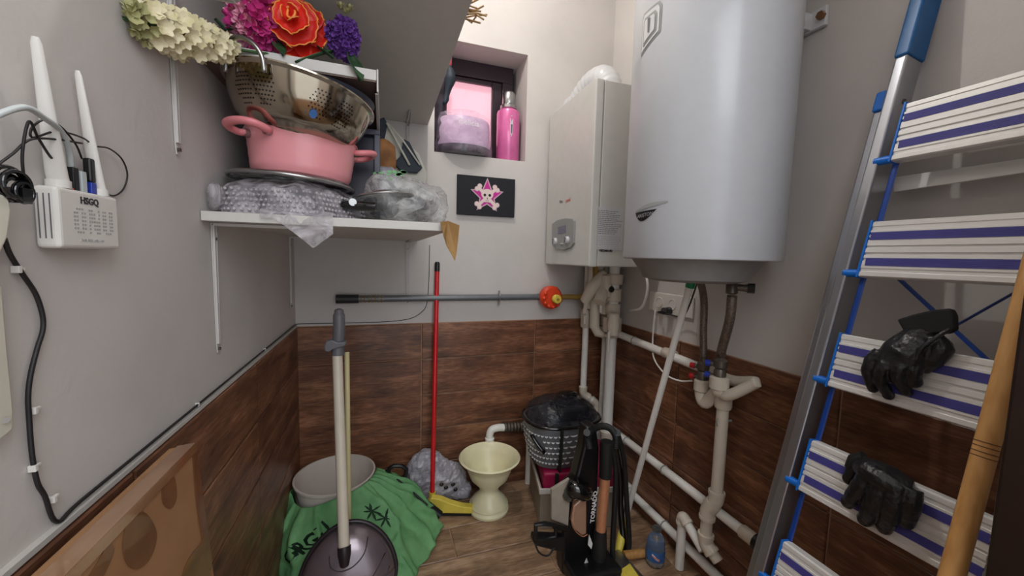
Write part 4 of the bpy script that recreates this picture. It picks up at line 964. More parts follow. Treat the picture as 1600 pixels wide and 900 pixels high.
MB().cyl(c+Vector((.026,-.028,-.002)), c+Vector((.038,-.042,-.002)), .014, n=8).build('knob', M['black'], t, smooth=30)
# white thin tubes and blue clip
o = MB().tube(smoothpts([onX(1008, 425, .985), onX(1012, 450, .99), onX(1003, 480, 1.01), onX(985, 485, 1.04)], 8), .005, 8).build('condensate_tube', M['pvc'], loc=onX(985,485,1.04), smooth=180); tag(o, 'thin white tube curving down from the blue clip between boiler and heater', 'tube')
q = onX(1008, 420, .985); o = MB().lathe([(.012,-.012),(.014,.0),(.008,.014)], q, 12).build('tube_clip', M['blue'], loc=q, smooth=40); tag(o, 'small light blue connector between boiler and water heater', 'clip')
o = MB().tube(smoothpts([onX(1024, 485, XR-.012), onX(1020, 530, XR-.02), onX(1022, 560, XR-.04), onX(1040, 585, XR-.06), onX(1062, 595, XR-.06), onX(1082, 595, 1.03)], 8), .0035, 8).build('sensor_wire', M['pvc'], loc=onX(1082,595,1.03), smooth=180); tag(o, 'thin white wire from the socket down to the red valve', 'cable')
# double socket on the right wall
s0 = onX(1021, 472, XR); s1 = onX(1080, 505, XR)
t = thing('power_socket', (XR, (s0.y+s1.y)/2, s1.z), 'white double wall socket with black plug behind the white mop stick', 'socket')
zz0, zz1 = H-.215, H-.135
MB().box(XR-.010, XR-.0008, 1.12, 1.365, zz0, zz1).build('plate', M['ant'], t, bevel=.003)
for y_ in (1.30, 1.225, 1.16):
    MB().tube([Vector((XR-.0105, y_+.020*math.cos(i*PI/10), (zz0+zz1)/2+.02*math.sin(i*PI/10))) for i in range(20)], .002, 6, closed=True).build('socket_ring', M['ant'], t, smooth=180)
q = onX(1046, 486, XR-.012)
o = MB().cyl(q, q-X*.030, .017, .014, 18).build('power_plug', M['gloss_black'], loc=q, smooth=40); tag(o, 'round black plug in the wall socket behind the mop stick', 'plug')
o = MB().tube(smoothpts([q-X*.028, onX(1028, 488, XR-.05), onX(1045, 491, XR-.05), onX(1065, 495, XR-.03), onX(1076, 480, XR-.06), onX(1090, 440, .98)], 8), .003, 6).build('plug_cord', M['cable'], loc=q, smooth=180); tag(o, 'black cord from the plug rising behind the mop stick to the heater', 'cable')
# elbow pipe stub left of the basket
y_ = YB-.035
t = thing('drain_elbow', (onY(770,690,y_).x, y_, onY(770,690,y_).z), 'small white elbow with dark ribbed coupling above the cream planter', 'pipe')
e = onY(765, 688, y_); e2 = onY(767, 670, y_); e3 = onY(787, 668, y_); e4 = onY(826, 666, y_)
MB().tube(smoothpts([e, e+Z*.03, (e+e3)*.5+Vector((-.025,0,.024)), e3+Vector((-.03,0,.003)), e3], 5), .018, 16).build('elbow', M['pvc'], t, smooth=60)
MB().lathe([(.020,-.004),(.023,0),(.023,.012),(.019,.016)], e, 16).build('collar', M['pvc'], t, smooth=40)
rp = [e3+(e4-e3)*(i/16) for i in range(17)]; MB().tube(rp, [.025 if i % 2 else .021 for i in range(17)], 16).build('ribbed_coupling', M['valve_metal'], t, smooth=30)
q = onY(827, 700, y_-.01); o = MB().cyl(Vector((q.x, q.y, .002)), Vector((q.x, q.y, H-.80)), .017, n=16).build('water_pipe', M['pvc'], loc=(q.x,q.y,.002), smooth=40); tag(o, 'short white vertical pipe between planter and magenta box', 'pipe')

# ------------------------------------------------------------------ mops and sticks
a = onX(1078, 447, .96); b = onZ(981, 800, .03); b = Vector((.985, 1.30, .0)) if False else onX(980, 802, 1.0)
t = thing('mop_stick', b, 'white mop stick with green cap leaning against the water heater', 'stick')
MB().tube([a, b], .0115, 14).build('pole', M['pvc'], t, smooth=60)
d = (a-b).normalized(); MB().cyl(a-d*.004, a+d*.022, .0145, n=16).build('cap', M['green_cap'], t, smooth=40, label='green end cap')
bb = b-d*((b.z-.012)/d.z); MB().tube([b, bb], .0115, 12).build('lower_pole', M['pvc'], t, smooth=60)
# red squeegee
hd = Vector((.205, 1.635, .052)); top = onY(683, 424, YB-.018)
t = thing('squeegee', (.26, 1.58, .001), 'red stick squeegee with yellow head leaning on the back wall', 'squeegee')
MB().tube([hd, top], .0105, 14).build('stick', M['red'], t, smooth=60)
d = (top-hd).normalized(); MB().tube([top, top+d*.035, top+d*.042], [.0115,.0115,.008], 14).build('end_cap', M['black'], t, smooth=60)
a = Vector((.170, 1.612, 0)); b = Vector((.368, 1.548, 0)); u_ = (b-a).normalized(); n_ = Vector((u_.y, -u_.x, 0))
mb = MB(); mb.prism([(0,.019),(.208,.019),(.208,.046),(.16,.050),(.11,.064),(.065,.082),(.030,.086),(.008,.062),(0,.045)], a-n_*.016, u_, Z, n_, .032)
mb.build('head', M['yellow'], t, bevel=.003)
MB().cyl(hd-d*.03, hd+d*.03, .015, n=14).build('socket', M['yellow'], t, smooth=40)
MB().prism([(.005,.001),(.206,.001),(.206,.019),(.005,.019)], a-n_*.006, u_, Z, n_, .012).build('blade', M['rubber'], t)
# cream planter
c = Vector((.447, 1.572, .0008))
o = MB().lathe([(.086,0),(.089,.004),(.089,.012),(.083,.016),(.081,.034),(.074,.050),(.058,.066),(.043,.084),(.040,.098),(.052,.118),(.082,.150),(.098,.190),(.104,.212),(.132,.236),(.136,.242),(.130,.247),(.112,.236),(.098,.210),(.080,.16),(.04,.128),(.0001,.122)], c, 56).build('planter', M['cream'], loc=c, smooth=50)
tag(o, 'cream plastic urn planter on a pedestal foot standing on the floor', 'planter')
MB().tube([c+Vector((.083*math.cos(i*PI/24), .083*math.sin(i*PI/24), .030)) for i in range(48)], .003, 6, closed=True).build('foot_rim', M['cream'], o, smooth=180)
# bucket and green bag
c = Vector((-.178, 1.585, .001)); R0 = .145; HB = .26
t = thing('bucket', c, 'white round bucket standing in the left back corner', 'bucket')
MB().lathe([(.105,0),(.110,.003),(.140,.250),(.147,.252),(.148,.260),(.141,.261),(.107,.010),(.0001,.008)], c, 56).build('body', M['bucket'], t, smooth=40)
MB().tube(smoothpts([c+Vector((.149,0,.235)), c+Vector((.10,-.115,.20)), c+Vector((0,-.16,.18)), c+Vector((-.10,-.115,.20)), c+Vector((-.149,0,.235))], 8), .003, 6).build('handle', M['steel_d'], t, smooth=180)
GB = Vector((-.10, 1.50, .001))
hem = [Vector((-.322,1.66,.03)), Vector((-.330,1.50,.012)), Vector((-.325,1.36,.01)), Vector((-.24,1.26,.012)), Vector((-.10,1.21,.010)), Vector((.03,1.235,.012)), Vector((.115,1.305,.010)), Vector((.165,1.39,.012)), Vector((.222,1.478,.026)), Vector((.190,1.53,.05)), Vector((.06,1.64,.06))]
rim = [c+Vector((R0*1.04*math.cos(a), R0*1.04*math.sin(a), HB-.012)) for a in [math.radians(x) for x in (172, 196, 218, 238, 258, 278, 298, 318, 338, 358, 376)]]
rim = [p+Z*dz for p, dz in zip(rim, (-.03,-.015,-.035,-.03,-.015,.0,.006,.012,.012,.006,-.01))]
hemS = smoothpts(hem, 9); rimS = smoothpts(rim, 9); NN = len(hemS)-1
FOLDS = [(.10,.0,.020,.018),(.18,-.03,.014,.012),(.27,.0,.022,.02),(.36,.02,.014,.012),(.66,-.06,.016,.012),(.72,.0,.026,.014),(.76,.04,.022,.010),(.80,.06,.020,.010),(.70,-.14,.014,.010),(.86,.04,.016,.012),(.92,.0,.016,.016)]
def bagfn(i, j):
    k = i*NN; a0 = int(min(k, NN-1)); f_ = k-a0; r_ = rimS[a0].lerp(rimS[a0+1], f_); h_ = hemS[a0].lerp(hemS[a0+1], f_)
    bul = math.sin(PI*j)*.045; mid = r_.lerp(h_, j); out = (h_-c); out.z = 0; out.normalize()
    e = j*j*.3+j*.7
    p = Vector((r_.x+(h_.x-r_.x)*e, r_.y+(h_.y-r_.y)*e, r_.z+(h_.z-r_.z)*(j**1.25)))
    rg = 0
    for (ic, sl_, am, wd) in FOLDS: rg += am*math.exp(-((i-ic-sl_*j)/wd)**2)*min(1, j*3+.2)*(1.1-.5*j)
    p += out*bul*.6+out*(.006*math.sin(22*i+3*j)*min(1, j*2)+.004*math.sin(47*i-5*j)*j)+(out+Z*.5)*rg
    nz = noise.noise_vector(p*9)*.022+noise.noise_vector(p*26)*.008; p += nz*min(1, j*3)
    p.x = max(p.x, XL+.010+.002*math.sin(30*i)); p.y = min(p.y, YB-.02); p.z = max(p.z, .004); return p
t = thing('shopping_bag', GB, 'bright green fabric bag with dark lettering draped over the white bucket', 'bag')
MB().grid(bagfn, 150, 50).build('fabric', M['green'], t, smooth=180, solid=.002)
# lettering following the fabric
def bag_text(s, size, i0, j0, di, dj, nm='lettering'):
    o = text(nm, s, size, (0,0,0), X, Z, M['green_ink'], t, bold=.0025)
    for v in o.data.vertices:
        w_ = v.co+t.location; L = .9
        i_ = i0+(w_.x*di[0]+w_.z*di[1])/L; j_ = j0+(w_.x*dj[0]+w_.z*dj[1])/.42
        i_ = min(.99, max(.01, i_)); j_ = min(.98, max(.02, j_)); p = bagfn(i_, j_); e = .004
        n_ = (bagfn(min(1, i_+e), j_)-bagfn(i_-e, j_)).cross(bagfn(i_, min(1, j_+e))-bagfn(i_, j_-e)); n_.normalize()
        if n_.y > 0: n_ = -n_
        v.co = p+n_*.0035-t.location
    return o
bag_text('ORGU', .075, .255, .60, (.72,-.60), (-.60,-.72))
mb = MB()
for (i0, j0) in ((.60,.30),(.62,.42)):
    for k in range(7):
        a_ = k*2*PI/7; P2 = []
        for q in range(2):
            P2.append([bagfn(min(.98, i0+q*.035*math.cos(a_)), min(.98, j0+q*.09*math.sin(a_)))+Vector((0,-.006,.002)), ][0])
        mb.tube([P2[0], P2[0].lerp(P2[1], .6), P2[1]], [.003,.005,.001], 6, flat=.4)
mb.build('leaf_print', M['green_ink'], t)
# grey plastic bag
mb = MB(); mb.ball((.185,1.69,.135), (.095,.045,.125), 14); mb.ball((.27,1.68,.10), (.095,.045,.095), 14); mb.ball((.345,1.67,.05), (.05,.04,.045), 10)
o = mb.build('plastic_bag', M['greybag'], loc=(.24,1.68,.002), remesh=.011, disp=.03, dscale=.03, facet=True); tag(o, 'crumpled grey plastic bag on the floor behind the squeegee', 'bag')
mb = MB(); 
for k,(px,py) in enumerate(((690,757),(697,762),(708,757),(712,765))): mb.ball(onY(px, py, 1.625), (.010,.004,.008), 6)
mb.build('dark_print', M['gloss_black'], o).location = (0,0,0)
# black hand pump
t = thing('hand_pump', onY(655, 800, 1.50), 'black hand pump with D-shaped handle lying beside the green bag', 'pump')
pp = [onY(px, py, 1.56) for px, py in [(608,732),(615,728),(628,728),(635,733),(634,743),(626,748),(614,748),(607,742)]]
MB().tube(pp, .0085, 10, closed=True).build('handle', M['black'], t, smooth=180)
a = onY(621, 748, 1.56); b = onY(622, 762, 1.56); MB().cyl(a, b, .009, n=12).build('shaft', M['black'], t, smooth=40)
MB().tube([onY(618, 764, 1.555), onY(650, 778, 1.53), onY(688, 805, 1.50)], [.020,.022,.016], 14).build('barrel', M['black'], t, smooth=60)
MB().tube([onY(645, 785, 1.52), onY(662, 808, 1.50)], [.022,.018], 12).build('base', M['black'], t, smooth=60)
MB().tube(smoothpts([onY(605, 750, 1.57), onY(603, 735, 1.58), onY(612, 742, 1.56), onY(640, 765, 1.52), onY(668, 790, 1.48)], 6), .0045, 8).build('hose', M['rubber'], t, smooth=180)
MB().cyl(onY(668, 803, 1.49), onY(671, 806, 1.48), .008, n=12).build('nozzle', M['brass'], t, smooth=40)

# ------------------------------------------------------------------ dustpan with poles
t = thing('dustpan', (-.10, 1.17, .001), 'glossy purple-grey long-handled dustpan standing at the bottom of the picture', 'dustpan')
DC = Vector((-.100, 1.185, .142)); TD = Matrix.Rotation(math.radians(-14), 4, 'X')
def panshell(i, j):
    a = 2*PI*i; q = j; r_ = q
    x = .135*r_*math.cos(a); z = (.150 if math.sin(a) > 0 else .140)*r_*math.sin(a)
    x *= (1-.10*max(0, math.sin(a))*q)
    y = -.070*math.sqrt(max(0, 1-q**2.4))+.012
    return DC+(TD @ Vector((x, y, z)))
MB().grid(panshell, 64, 20).build('shell', M['pan_shell'], t, smooth=180, solid=.003)
MB().tube([DC+(TD @ Vector((.139*math.cos(a)*(1-.10*max(0, math.sin(a))), .012, (.154 if math.sin(a) > 0 else .142)*math.sin(a)))) for a in [2*PI*i/64 for i in range(64)]], .0065, 8, closed=True).build('rim', M['pan_dark'], t, smooth=180)
def on_shell(x, z, off=.002):
    zz = .150 if z > 0 else .140
    q = min(.99, math.hypot(x/.135, z/zz)); y = -.070*math.sqrt(1-q**2.4)+.012; return DC+(TD @ Vector((x, y-off, z)))
for g_ in ([(.055,.115),(.045,.08),(.015,.055),(-.02,.05),(-.045,.065),(-.05,.09)], [(.105,.06),(.075,.02),(.03,-.03),(-.01,-.06)], [(.118,.02),(.10,-.01),(.07,-.05)]):
    MB().tube([on_shell(x, z, .0) for x, z in g_] if False else smoothpts([on_shell(x, z, .0035) for x, z in g_], 5), .0018, 6).build('groove', M['pan_dark'], t, smooth=180)
pb = on_shell(-.008, .085, .012); pt = onY(527, 552, 1.335)
MB().tube([pb-Z*.022, pb+Z*.01, pb+(pt-pb).normalized()*.030], [.013,.018,.0185], 16).build('neck', M['pan_dark'], t, smooth=60)
MB().tube([pb, pt], .0155, 18).build('pole', M['pole'], t, smooth=60)
g0 = onY(528, 550, 1.335); g1 = onY(530, 482, 1.345)
MB().tube(smoothpts([g0-Z*.01, g0.lerp(g1,.2), g0.lerp(g1,.5)+Vector((.002,-.004,0)), g0.lerp(g1,.85), g1], 4), [.019]*5+[.0185]*4+[.018]*4+[.014]*3+[.006], 14).build('grip', M['dgrey_pl'], t, smooth=60)
MB().poly3([onY(px, py, 1.31) for px, py in [(506,541),(509,534),(518,531),(527,535),(541,534),(540,541),(529,544),(519,547),(513,551),(507,549)]], (0,.03,0)).build('latch', M['dgrey_pl'], t, bevel=.004)
a = onY(542, 550, 1.40); b = onY(545, 826, 1.30); bb = b+(b-a).normalized()*((b.z-.03)/abs((b-a).normalized().z))
t2 = thing('broom', (bb.x, bb.y, .001), 'pale yellow pole of a second broom right behind the dustpan pole', 'broom')
MB().tube([a, bb], .0085, 14).build('pole', M['pole2'], t2, smooth=60)
MB().box(bb.x-.08, bb.x+.08, bb.y-.018, bb.y+.018, .024, .05).build('head', M['pole2'], t2, bevel=.006)
MB().box(bb.x-.078, bb.x+.078, bb.y-.016, bb.y+.016, .001, .0238).build('bristles', M['rubber'], t2)
# cardboard box
t = thing('cardboard_box', (-.26, .45, .001), 'flat brown cardboard box with packing tape leaning on the left wall', 'box')
A = Vector((-.279, .705, H-.305)); leanv = Vector((.080, 0, -1)); leanv.normalize(); hh = (A.z-.002)/abs(leanv.z); yn = .05
tn = Vector((-.034, 0, -.003))
def cp(y, s): return Vector((A.x, y, A.z))+leanv*s
mb = MB(); mb.poly3([cp(.705, 0), cp(.705, hh), cp(yn, hh), cp(yn, 0)], tn); mb.build('carton', M['card'], t, bevel=.003)
up_ = leanv.cross(Y).normalized()
if up_.x < 0: up_ = -up_
def ctape(px, py): return onP(px, py, A, up_)+up_*.0008
def cpoly(pts, nm, mt_, off=0):
    pts = [tuple(q) for q in smoothpts([Vector((a_[0], a_[1], 0)) for a_ in pts+[pts[0]]], 4)[:-1]]; pts = [(q[0], q[1]) for q in pts]; return MB().poly3([ctape(*p)+up_*off for p in pts], up_*.0004).build(nm, M[mt_], t)
cpoly([(252,753),(268,738),(275,775),(266,795),(253,785)], 'tape', 'tape_b')
cpoly([(196,812),(222,800),(240,822),(243,845),(232,875),(212,890),(196,880),(190,850)], 'tape', 'tape_b')
cpoly([(318,842),(328,900),(326,930),(280,930),(290,880)], 'tape', 'tape_b')
cpoly([(299,706),(305,701),(318,790),(330,880),(322,880),(306,790)], 'tape', 'tape_b', .0001)
cpoly([(150,880),(168,850),(176,862),(160,900),(140,930),(120,930)], 'tape', 'tape_b')
e0 = A+Vector((0,0,.0)); mb = MB()
q0 = Vector((A.x+.0006, .700, A.z-.010)); 
mb.poly3([Vector((A.x+.0022, .703, A.z-.012)), Vector((A.x+.0022, .10, A.z-.012)), Vector((A.x+.0012, .10, A.z+.0012)), Vector((A.x+.0012, .703, A.z+.0012))], (.0006,0,.0002))
mb.poly3([Vector((A.x+.0012, .703, A.z+.0012)), Vector((A.x+.0012, .10, A.z+.0012)), Vector((A.x-.022, .10, A.z-.0008)), Vector((A.x-.022, .703, A.z-.0008))], (0,0,.0008))
mb.build('seam_tape', M['tape_c'], t, label='shiny clear tape along the top edge')
o = MB().tube([Vector((-.30, 1.30, .012)), Vector((-.295, 1.27, .045)), Vector((-.30, 1.26, .08))], [.012,.016,.004], 8, flat=.5).build('green_wrapper', M['green'], loc=(-.30,1.29,.001), smooth=60); tag(o, 'small green wrapper on the floor between cardboard box and green bag', 'wrapper')

# ------------------------------------------------------------------ crate, magenta box, basket
u_ = Vector((.08,.33,0)).normalized(); v_ = Vector((u_.y,-u_.x,0)); o0 = Vector((.615, 1.385, .001))   # crate near-left corner; u_ goes to the back, v_ to the right
def crate_T(a, b, z): return o0+u_*a+v_*b+Z*z
t = thing('storage_crate', o0+u_*.15+v_*.15, 'light grey plastic crate on the floor holding the magenta box', 'crate')
LA, LB, LH = .325, .36, .175
TCm = Matrix((v_, u_, Z)).transposed().to_4x4(); TCm.translation = o0
mb = MB()
mb.box(0, LB, 0, .006, 0, LH, TCm).build('front_panel', M['crate'], t, bevel=.002)
MB().box(0, .006, .0065, LA, 0, LH, TCm).build('side_panel', M['crate'], t, bevel=.002)
MB().box(LB-.006, LB, .0065, LA, 0, LH, TCm).build('side_panel', M['crate'], t, bevel=.002)
MB().box(.0065, LB-.0065, LA-.006, LA, 0, LH, TCm).build('back_panel', M['crate'], t, bevel=.002)
MB().box(.0065, LB-.0065, .0065, LA-.0065, .002, .006, TCm).build('bottom', M['crate'], t)
MB().box(-.006, LB+.006, -.006, .0, LH-.02, LH+.004, TCm).box(-.006, 0, 0, LA, LH-.02, LH+.004, TCm).build('rim', M['ant'], t, bevel=.002)
mb = MB()
t = thing('magenta_box', crate_T(.16, .17, .008), 'dark magenta box standing inside the light grey crate', 'box')
MB().box(.012, LB-.014, .012, LA-.012, .0075, .235, TCm).build('body', M['maroon'], t, bevel=.012, seg=3)
MB().box(.14, .26, .004, .0115, .12, .215, TCm).build('pocket', M['maroon'], t, bevel=.003)
MB().box(.06, .075, .003, .0115, .05, .236, TCm).build('strap', M['rubber'], t, bevel=.001)
BC = Vector((.752, 1.500, .2375))
t = thing('air_fryer_basket', BC, 'black and grey oval appliance with dimpled basket body on the magenta box', 'appliance')
def sup(a, rx, ry, e=.78):
    c_, s_ = math.cos(a), math.sin(a); return Vector((math.copysign(abs(c_)**e, c_)*rx, math.copysign(abs(s_)**e, s_)*ry, 0))
prof = [(.74,0),(.80,.004),(.84,.03),(.94,.10),(1.0,.165),(1.02,.185),(1.0,.195),(.95,.19)]
mb = MB(); mb.ring_loft([[BC+sup(2*PI*i/64, .165*k, .128*k)+Z*z_ for i in range(64)] for k, z_ in prof]); mb.build('body', M['basket'], t, smooth=50)
mb = MB(); mb.tube([BC+sup(2*PI*i/64, .170, .133)+Z*.192 for i in range(64)], .007, 8, closed=True); mb.build('rim', M['gloss_black'], t, smooth=180)
sl = MB()
for r_ in range(6):
    for k in range(46):
        a = 2*PI*(k+.5*(r_ % 2))/46
        if math.sin(a) > .35: continue
        z_ = .032+r_*.025; kk = .84+(z_-.03)*.10/.07*.98 if z_ < .1 else .94+(z_-.1)*.06/.065
        if 3.55 < a < 3.95 and r_ in (3,4): continue
        pts = []
        for q in range(5):
            da = (q-2)*.026; p = BC+sup(a+da, .165*kk+.0015, .128*kk+.0015)+Z*(z_-.005*math.cos((q-2)*.75)); pts.append(p)
        sl.tube(pts, [.001,.0034,.0044,.0034,.001], 5)
o = sl.build('dimple', M['slot'], t, smooth=180); o['kind'] = 'stuff'
a = 3.75; MB().tube([BC+sup(3.45+.11*i, .165, .128)+Z*(.145-.012*i) for i in range(6)], .0095, 8, flat=.8).build('handle_slot', M['gloss_black'], t, smooth=180)
mb = MB(); p = BC+sup(4.45, .165, .128); mb.tube([p+Vector((0,-.006,.19)), p+Vector((.0,-.004,.12)), p+Vector((.004,.008,.05)), p+Vector((.004,.018,.0))], [.015,.015,.015,.015], 8, flat=.35); mb.build('strap', M['rubber'], t, smooth=60)
def lid(i, j):
    a = 2*PI*i; k = .97*(1-j**1.6*.98); p = sup(a, .165*k, .128*k); return BC+Vector((p.x-.012*j, p.y, .198+.085*math.sin(PI*.5*j)**.8))
MB().grid(lid, 56, 16).build('lid', M['smoke'], t, smooth=180)
MB().box(BC.x-.055, BC.x+.10, BC.y-.09, BC.y+.03, BC.z+.196, BC.z+.262, None).build('inner_block', M['black'], t, bevel=.02, seg=3)
MB().ball(BC+Vector((.04,.03,.27)), (.055,.04,.018), 8).build('lid_window', M['gloss_black'], t, smooth=180)

# ------------------------------------------------------------------ vacuum cleaner
VY = 1.15
def V_(px, py, y=VY): return onY(px, py, y)
t = thing('vacuum_cleaner', Vector((V_(910,900).x, VY, .001)), 'black upright vacuum cleaner with copper tube in front of the crate', 'vacuum cleaner')
MB().poly3([V_(916,668), V_(932,664), V_(937,700), V_(935,760), V_(932,830), V_(930,960), V_(880,960), V_(879,830), V_(879,790), V_(884,765), V_(900,750), V_(912,700)], (0,.055,0)).build('body', M['vac_black'], t, bevel=.010, seg=3, smooth=40)
MB().tube([V_(888,775,1.14), V_(896,763,1.12), V_(912,768,1.12), V_(922,775,1.14)], [.024,.034,.032,.014], 14).build('shoulder', M['gloss_black'], t, smooth=180)
MB().poly3([V_(897,790,1.128), V_(908,780,1.128), V_(917,782,1.128), V_(917,835,1.128), V_(910,838,1.128), V_(898,828,1.128), V_(893,815,1.128)], (0,.020,0)).build('dust_window', M['copper_win'], t, bevel=.006, label='copper-tinted dust container window')
MB().tube(smoothpts([V_(897,789,1.126), V_(893,812,1.126), V_(898,828,1.126), V_(910,838,1.126), V_(918,835,1.126)], 5), .0016, 6).build('window_trim', M['copper'], t, smooth=180)
c0, c1 = V_(946,740,1.13), V_(938,832,1.13)
MB().tube([c0, c1], .0185, 18).build('tube', M['copper'], t, smooth=60, label='copper-coloured tube')
MB().tube([V_(948,690,1.13), V_(946,745,1.13)], [.024,.0225], 16).build('upper_sleeve', M['rubber'], t, smooth=60)
MB().tube([V_(938,828,1.13), V_(936,850,1.13), V_(934,960,1.13)], [.0225,.028,.030], 16).build('lower_sleeve', M['rubber'], t, smooth=60)
path = smoothpts([V_(921,700,1.13), V_(919,684,1.13), V_(926,672,1.13), V_(939,666,1.13), V_(953,669,1.13), V_(962,682,1.13), V_(962,700,1.13)], 14)
MB().tube(path, [.0125 if i % 2 else .0095 for i in range(len(path))], 12).build('hose_loop', M['rubber'], t, smooth=30)
for q in ((917,676),(965,676)): MB().cyl(V_(q[0],q[1],1.12), V_(q[0],q[1],1.15), .012, n=14).build('hinge', M['black'], t, smooth=40)
mb = MB(); path = smoothpts([V_(966,680,1.16), V_(975,720,1.17), V_(979,780,1.17), V_(983,850,1.16), V_(975,872,1.15), V_(962,882,1.14), V_(957,860,1.13), V_(960,800,1.14), V_(962,740,1.15), V_(958,700,1.15)], 10)
mb.tube(path, .0095, 10).build('power_cord', M['rubber'], t, smooth=60)
mb = MB(); path = smoothpts([V_(960,690,1.18), V_(968,740,1.19), V_(970,800,1.19), V_(974,850,1.18), V_(966,878,1.17)], 10); mb.tube(path, .0125, 10).build('power_cord', M['gloss_black'], t, smooth=60)
MB().tube([V_(837,820,1.12), V_(850,818,1.12), V_(868,820,1.12), V_(868,838,1.12), V_(852,842,1.12), V_(837,840,1.12)], .008, 10, closed=True).build('foot_pedal', M['black'], t, smooth=60)
MB().poly3([V_(834,838,1.115), V_(884,840,1.115), V_(884,866,1.115), V_(838,854,1.115), V_(833,848,1.115)], (0,.03,0)).build('pedal_base', M['black'], t, bevel=.006)
MB().tube([V_(866,822,1.12), V_(886,826,1.13)], .010, 10).build('pedal_arm', M['black'], t, smooth=60)
MB().tube(smoothpts([V_(836,850,1.10), V_(843,864,1.10), V_(856,868,1.10), V_(866,856,1.10)], 6), .003, 8).build('strap', M['rubber'], t, smooth=180)
MB().poly3([V_(862,765,1.14), V_(890,748,1.14), V_(892,760,1.14), V_(888,822,1.14), V_(862,812,1.14)], (0,.012,0)).build('side_flap', M['crate'], t, bevel=.002, label='grey side panel')
dN = (V_(927,740)-V_(919,815)).normalized(); nN = Vector((0,-1,0)); 
text('lettering', 'TORNADO', .0235, V_(928,816,1.145)-Y*.001, dN, nN.cross(dN)*1.0, M['white_ink'], t, bold=.0006)
MB().poly3([V_(921,836,1.12), V_(926,850,1.12), V_(924,858,1.12), V_(919,852,1.12)], (0,.004,0)).build('white_mark', M['white_ink'], t)
MB().poly3([V_(917,872,1.12), V_(921,884,1.12), V_(931,892,1.12), V_(929,900,1.12), V_(917,898,1.12), V_(910,889,1.12)], (0,.004,0)).build('white_mark', M['white_metal'], t, bevel=.002)
MB().poly3([V_(914,888,1.117), V_(927,894,1.117), V_(925,898,1.117), V_(914,893,1.117)], (0,.002,0)).build('badge', M['dgrey_pl'], t)
fl = V_(900,930); MB().box(V_(880,900).x, V_(950,900).x, 1.06, 1.22, .002, .05).build('floor_head', M['black'], t, bevel=.012, seg=3)
# yellow and grey flat mop
c = Vector((.86, 1.075, .002))
t = thing('flat_mop', c, 'grey and yellow flat mop head on the floor right of the vacuum cleaner', 'mop')
p1, p2 = onZ(950, 868, .02), onZ(1004, 905, .02)
MB().poly3([onZ(px, py, .03) for px, py in [(950,862),(968,858),(1006,900),(990,925),(950,930)]], (0,0,-.022)).build('plate', M['steel_d'], t, bevel=.003)
MB().poly3([onZ(px, py, .034) for px, py in [(972,888),(984,880),(1000,902),(985,915),(968,912)]], (0,0,-.003)).build('yellow_panel', M['yellow'], t, bevel=.002)
MB().tube([onY(966,862,1.17), onY(972,835,1.19), onY(980,812,1.21)], [.014,.017,.012], 12).build('handle', M['yellow'], t, smooth=60, label='yellow handle')
# wooden batten on the floor
a = onZ(975, 868, .016); b = onZ(1018, 862, .016)
o = MB().tube([a, b], .016, 12).build('wooden_peg', M['stick'], loc=(a.x,a.y,.001), smooth=60); tag(o, 'short light wooden round bar on the floor beside the bottle', 'bar')
# bottle
c = Vector((.962, 1.098, .001))
t = thing('plastic_bottle', c, 'small clear plastic bottle with blue label on the floor by the pipes', 'bottle')
MB().lathe([(.026,0),(.031,.004),(.032,.02),(.030,.026),(.032,.032),(.032,.075),(.030,.082),(.031,.09),(.029,.11),(.020,.130),(.013,.140),(.013,.150)], c, 28).build('body', M['bottle'], t, smooth=50)
MB().lathe([(.0325,.028),(.0327,.030),(.0327,.072),(.0325,.074)], c, 28).build('label', M['blabel'], t, smooth=50, label='blue label')
MB().lathe([(.015,.150),(.015,.163),(.012,.165),(.0001,.165)], c, 20).build('cap', M['bottle'], t, smooth=40)
mb = MB()
for k in range(5):
    a = math.radians(215+k*9); mb.ball(c+Vector((.0325*math.cos(a), .0325*math.sin(a), .058-.004*k)), (.004,.004,.007), 5)
mb.build('label_patch', M['blabel2'], t); t.scale = (1.05, 1.05, .86)

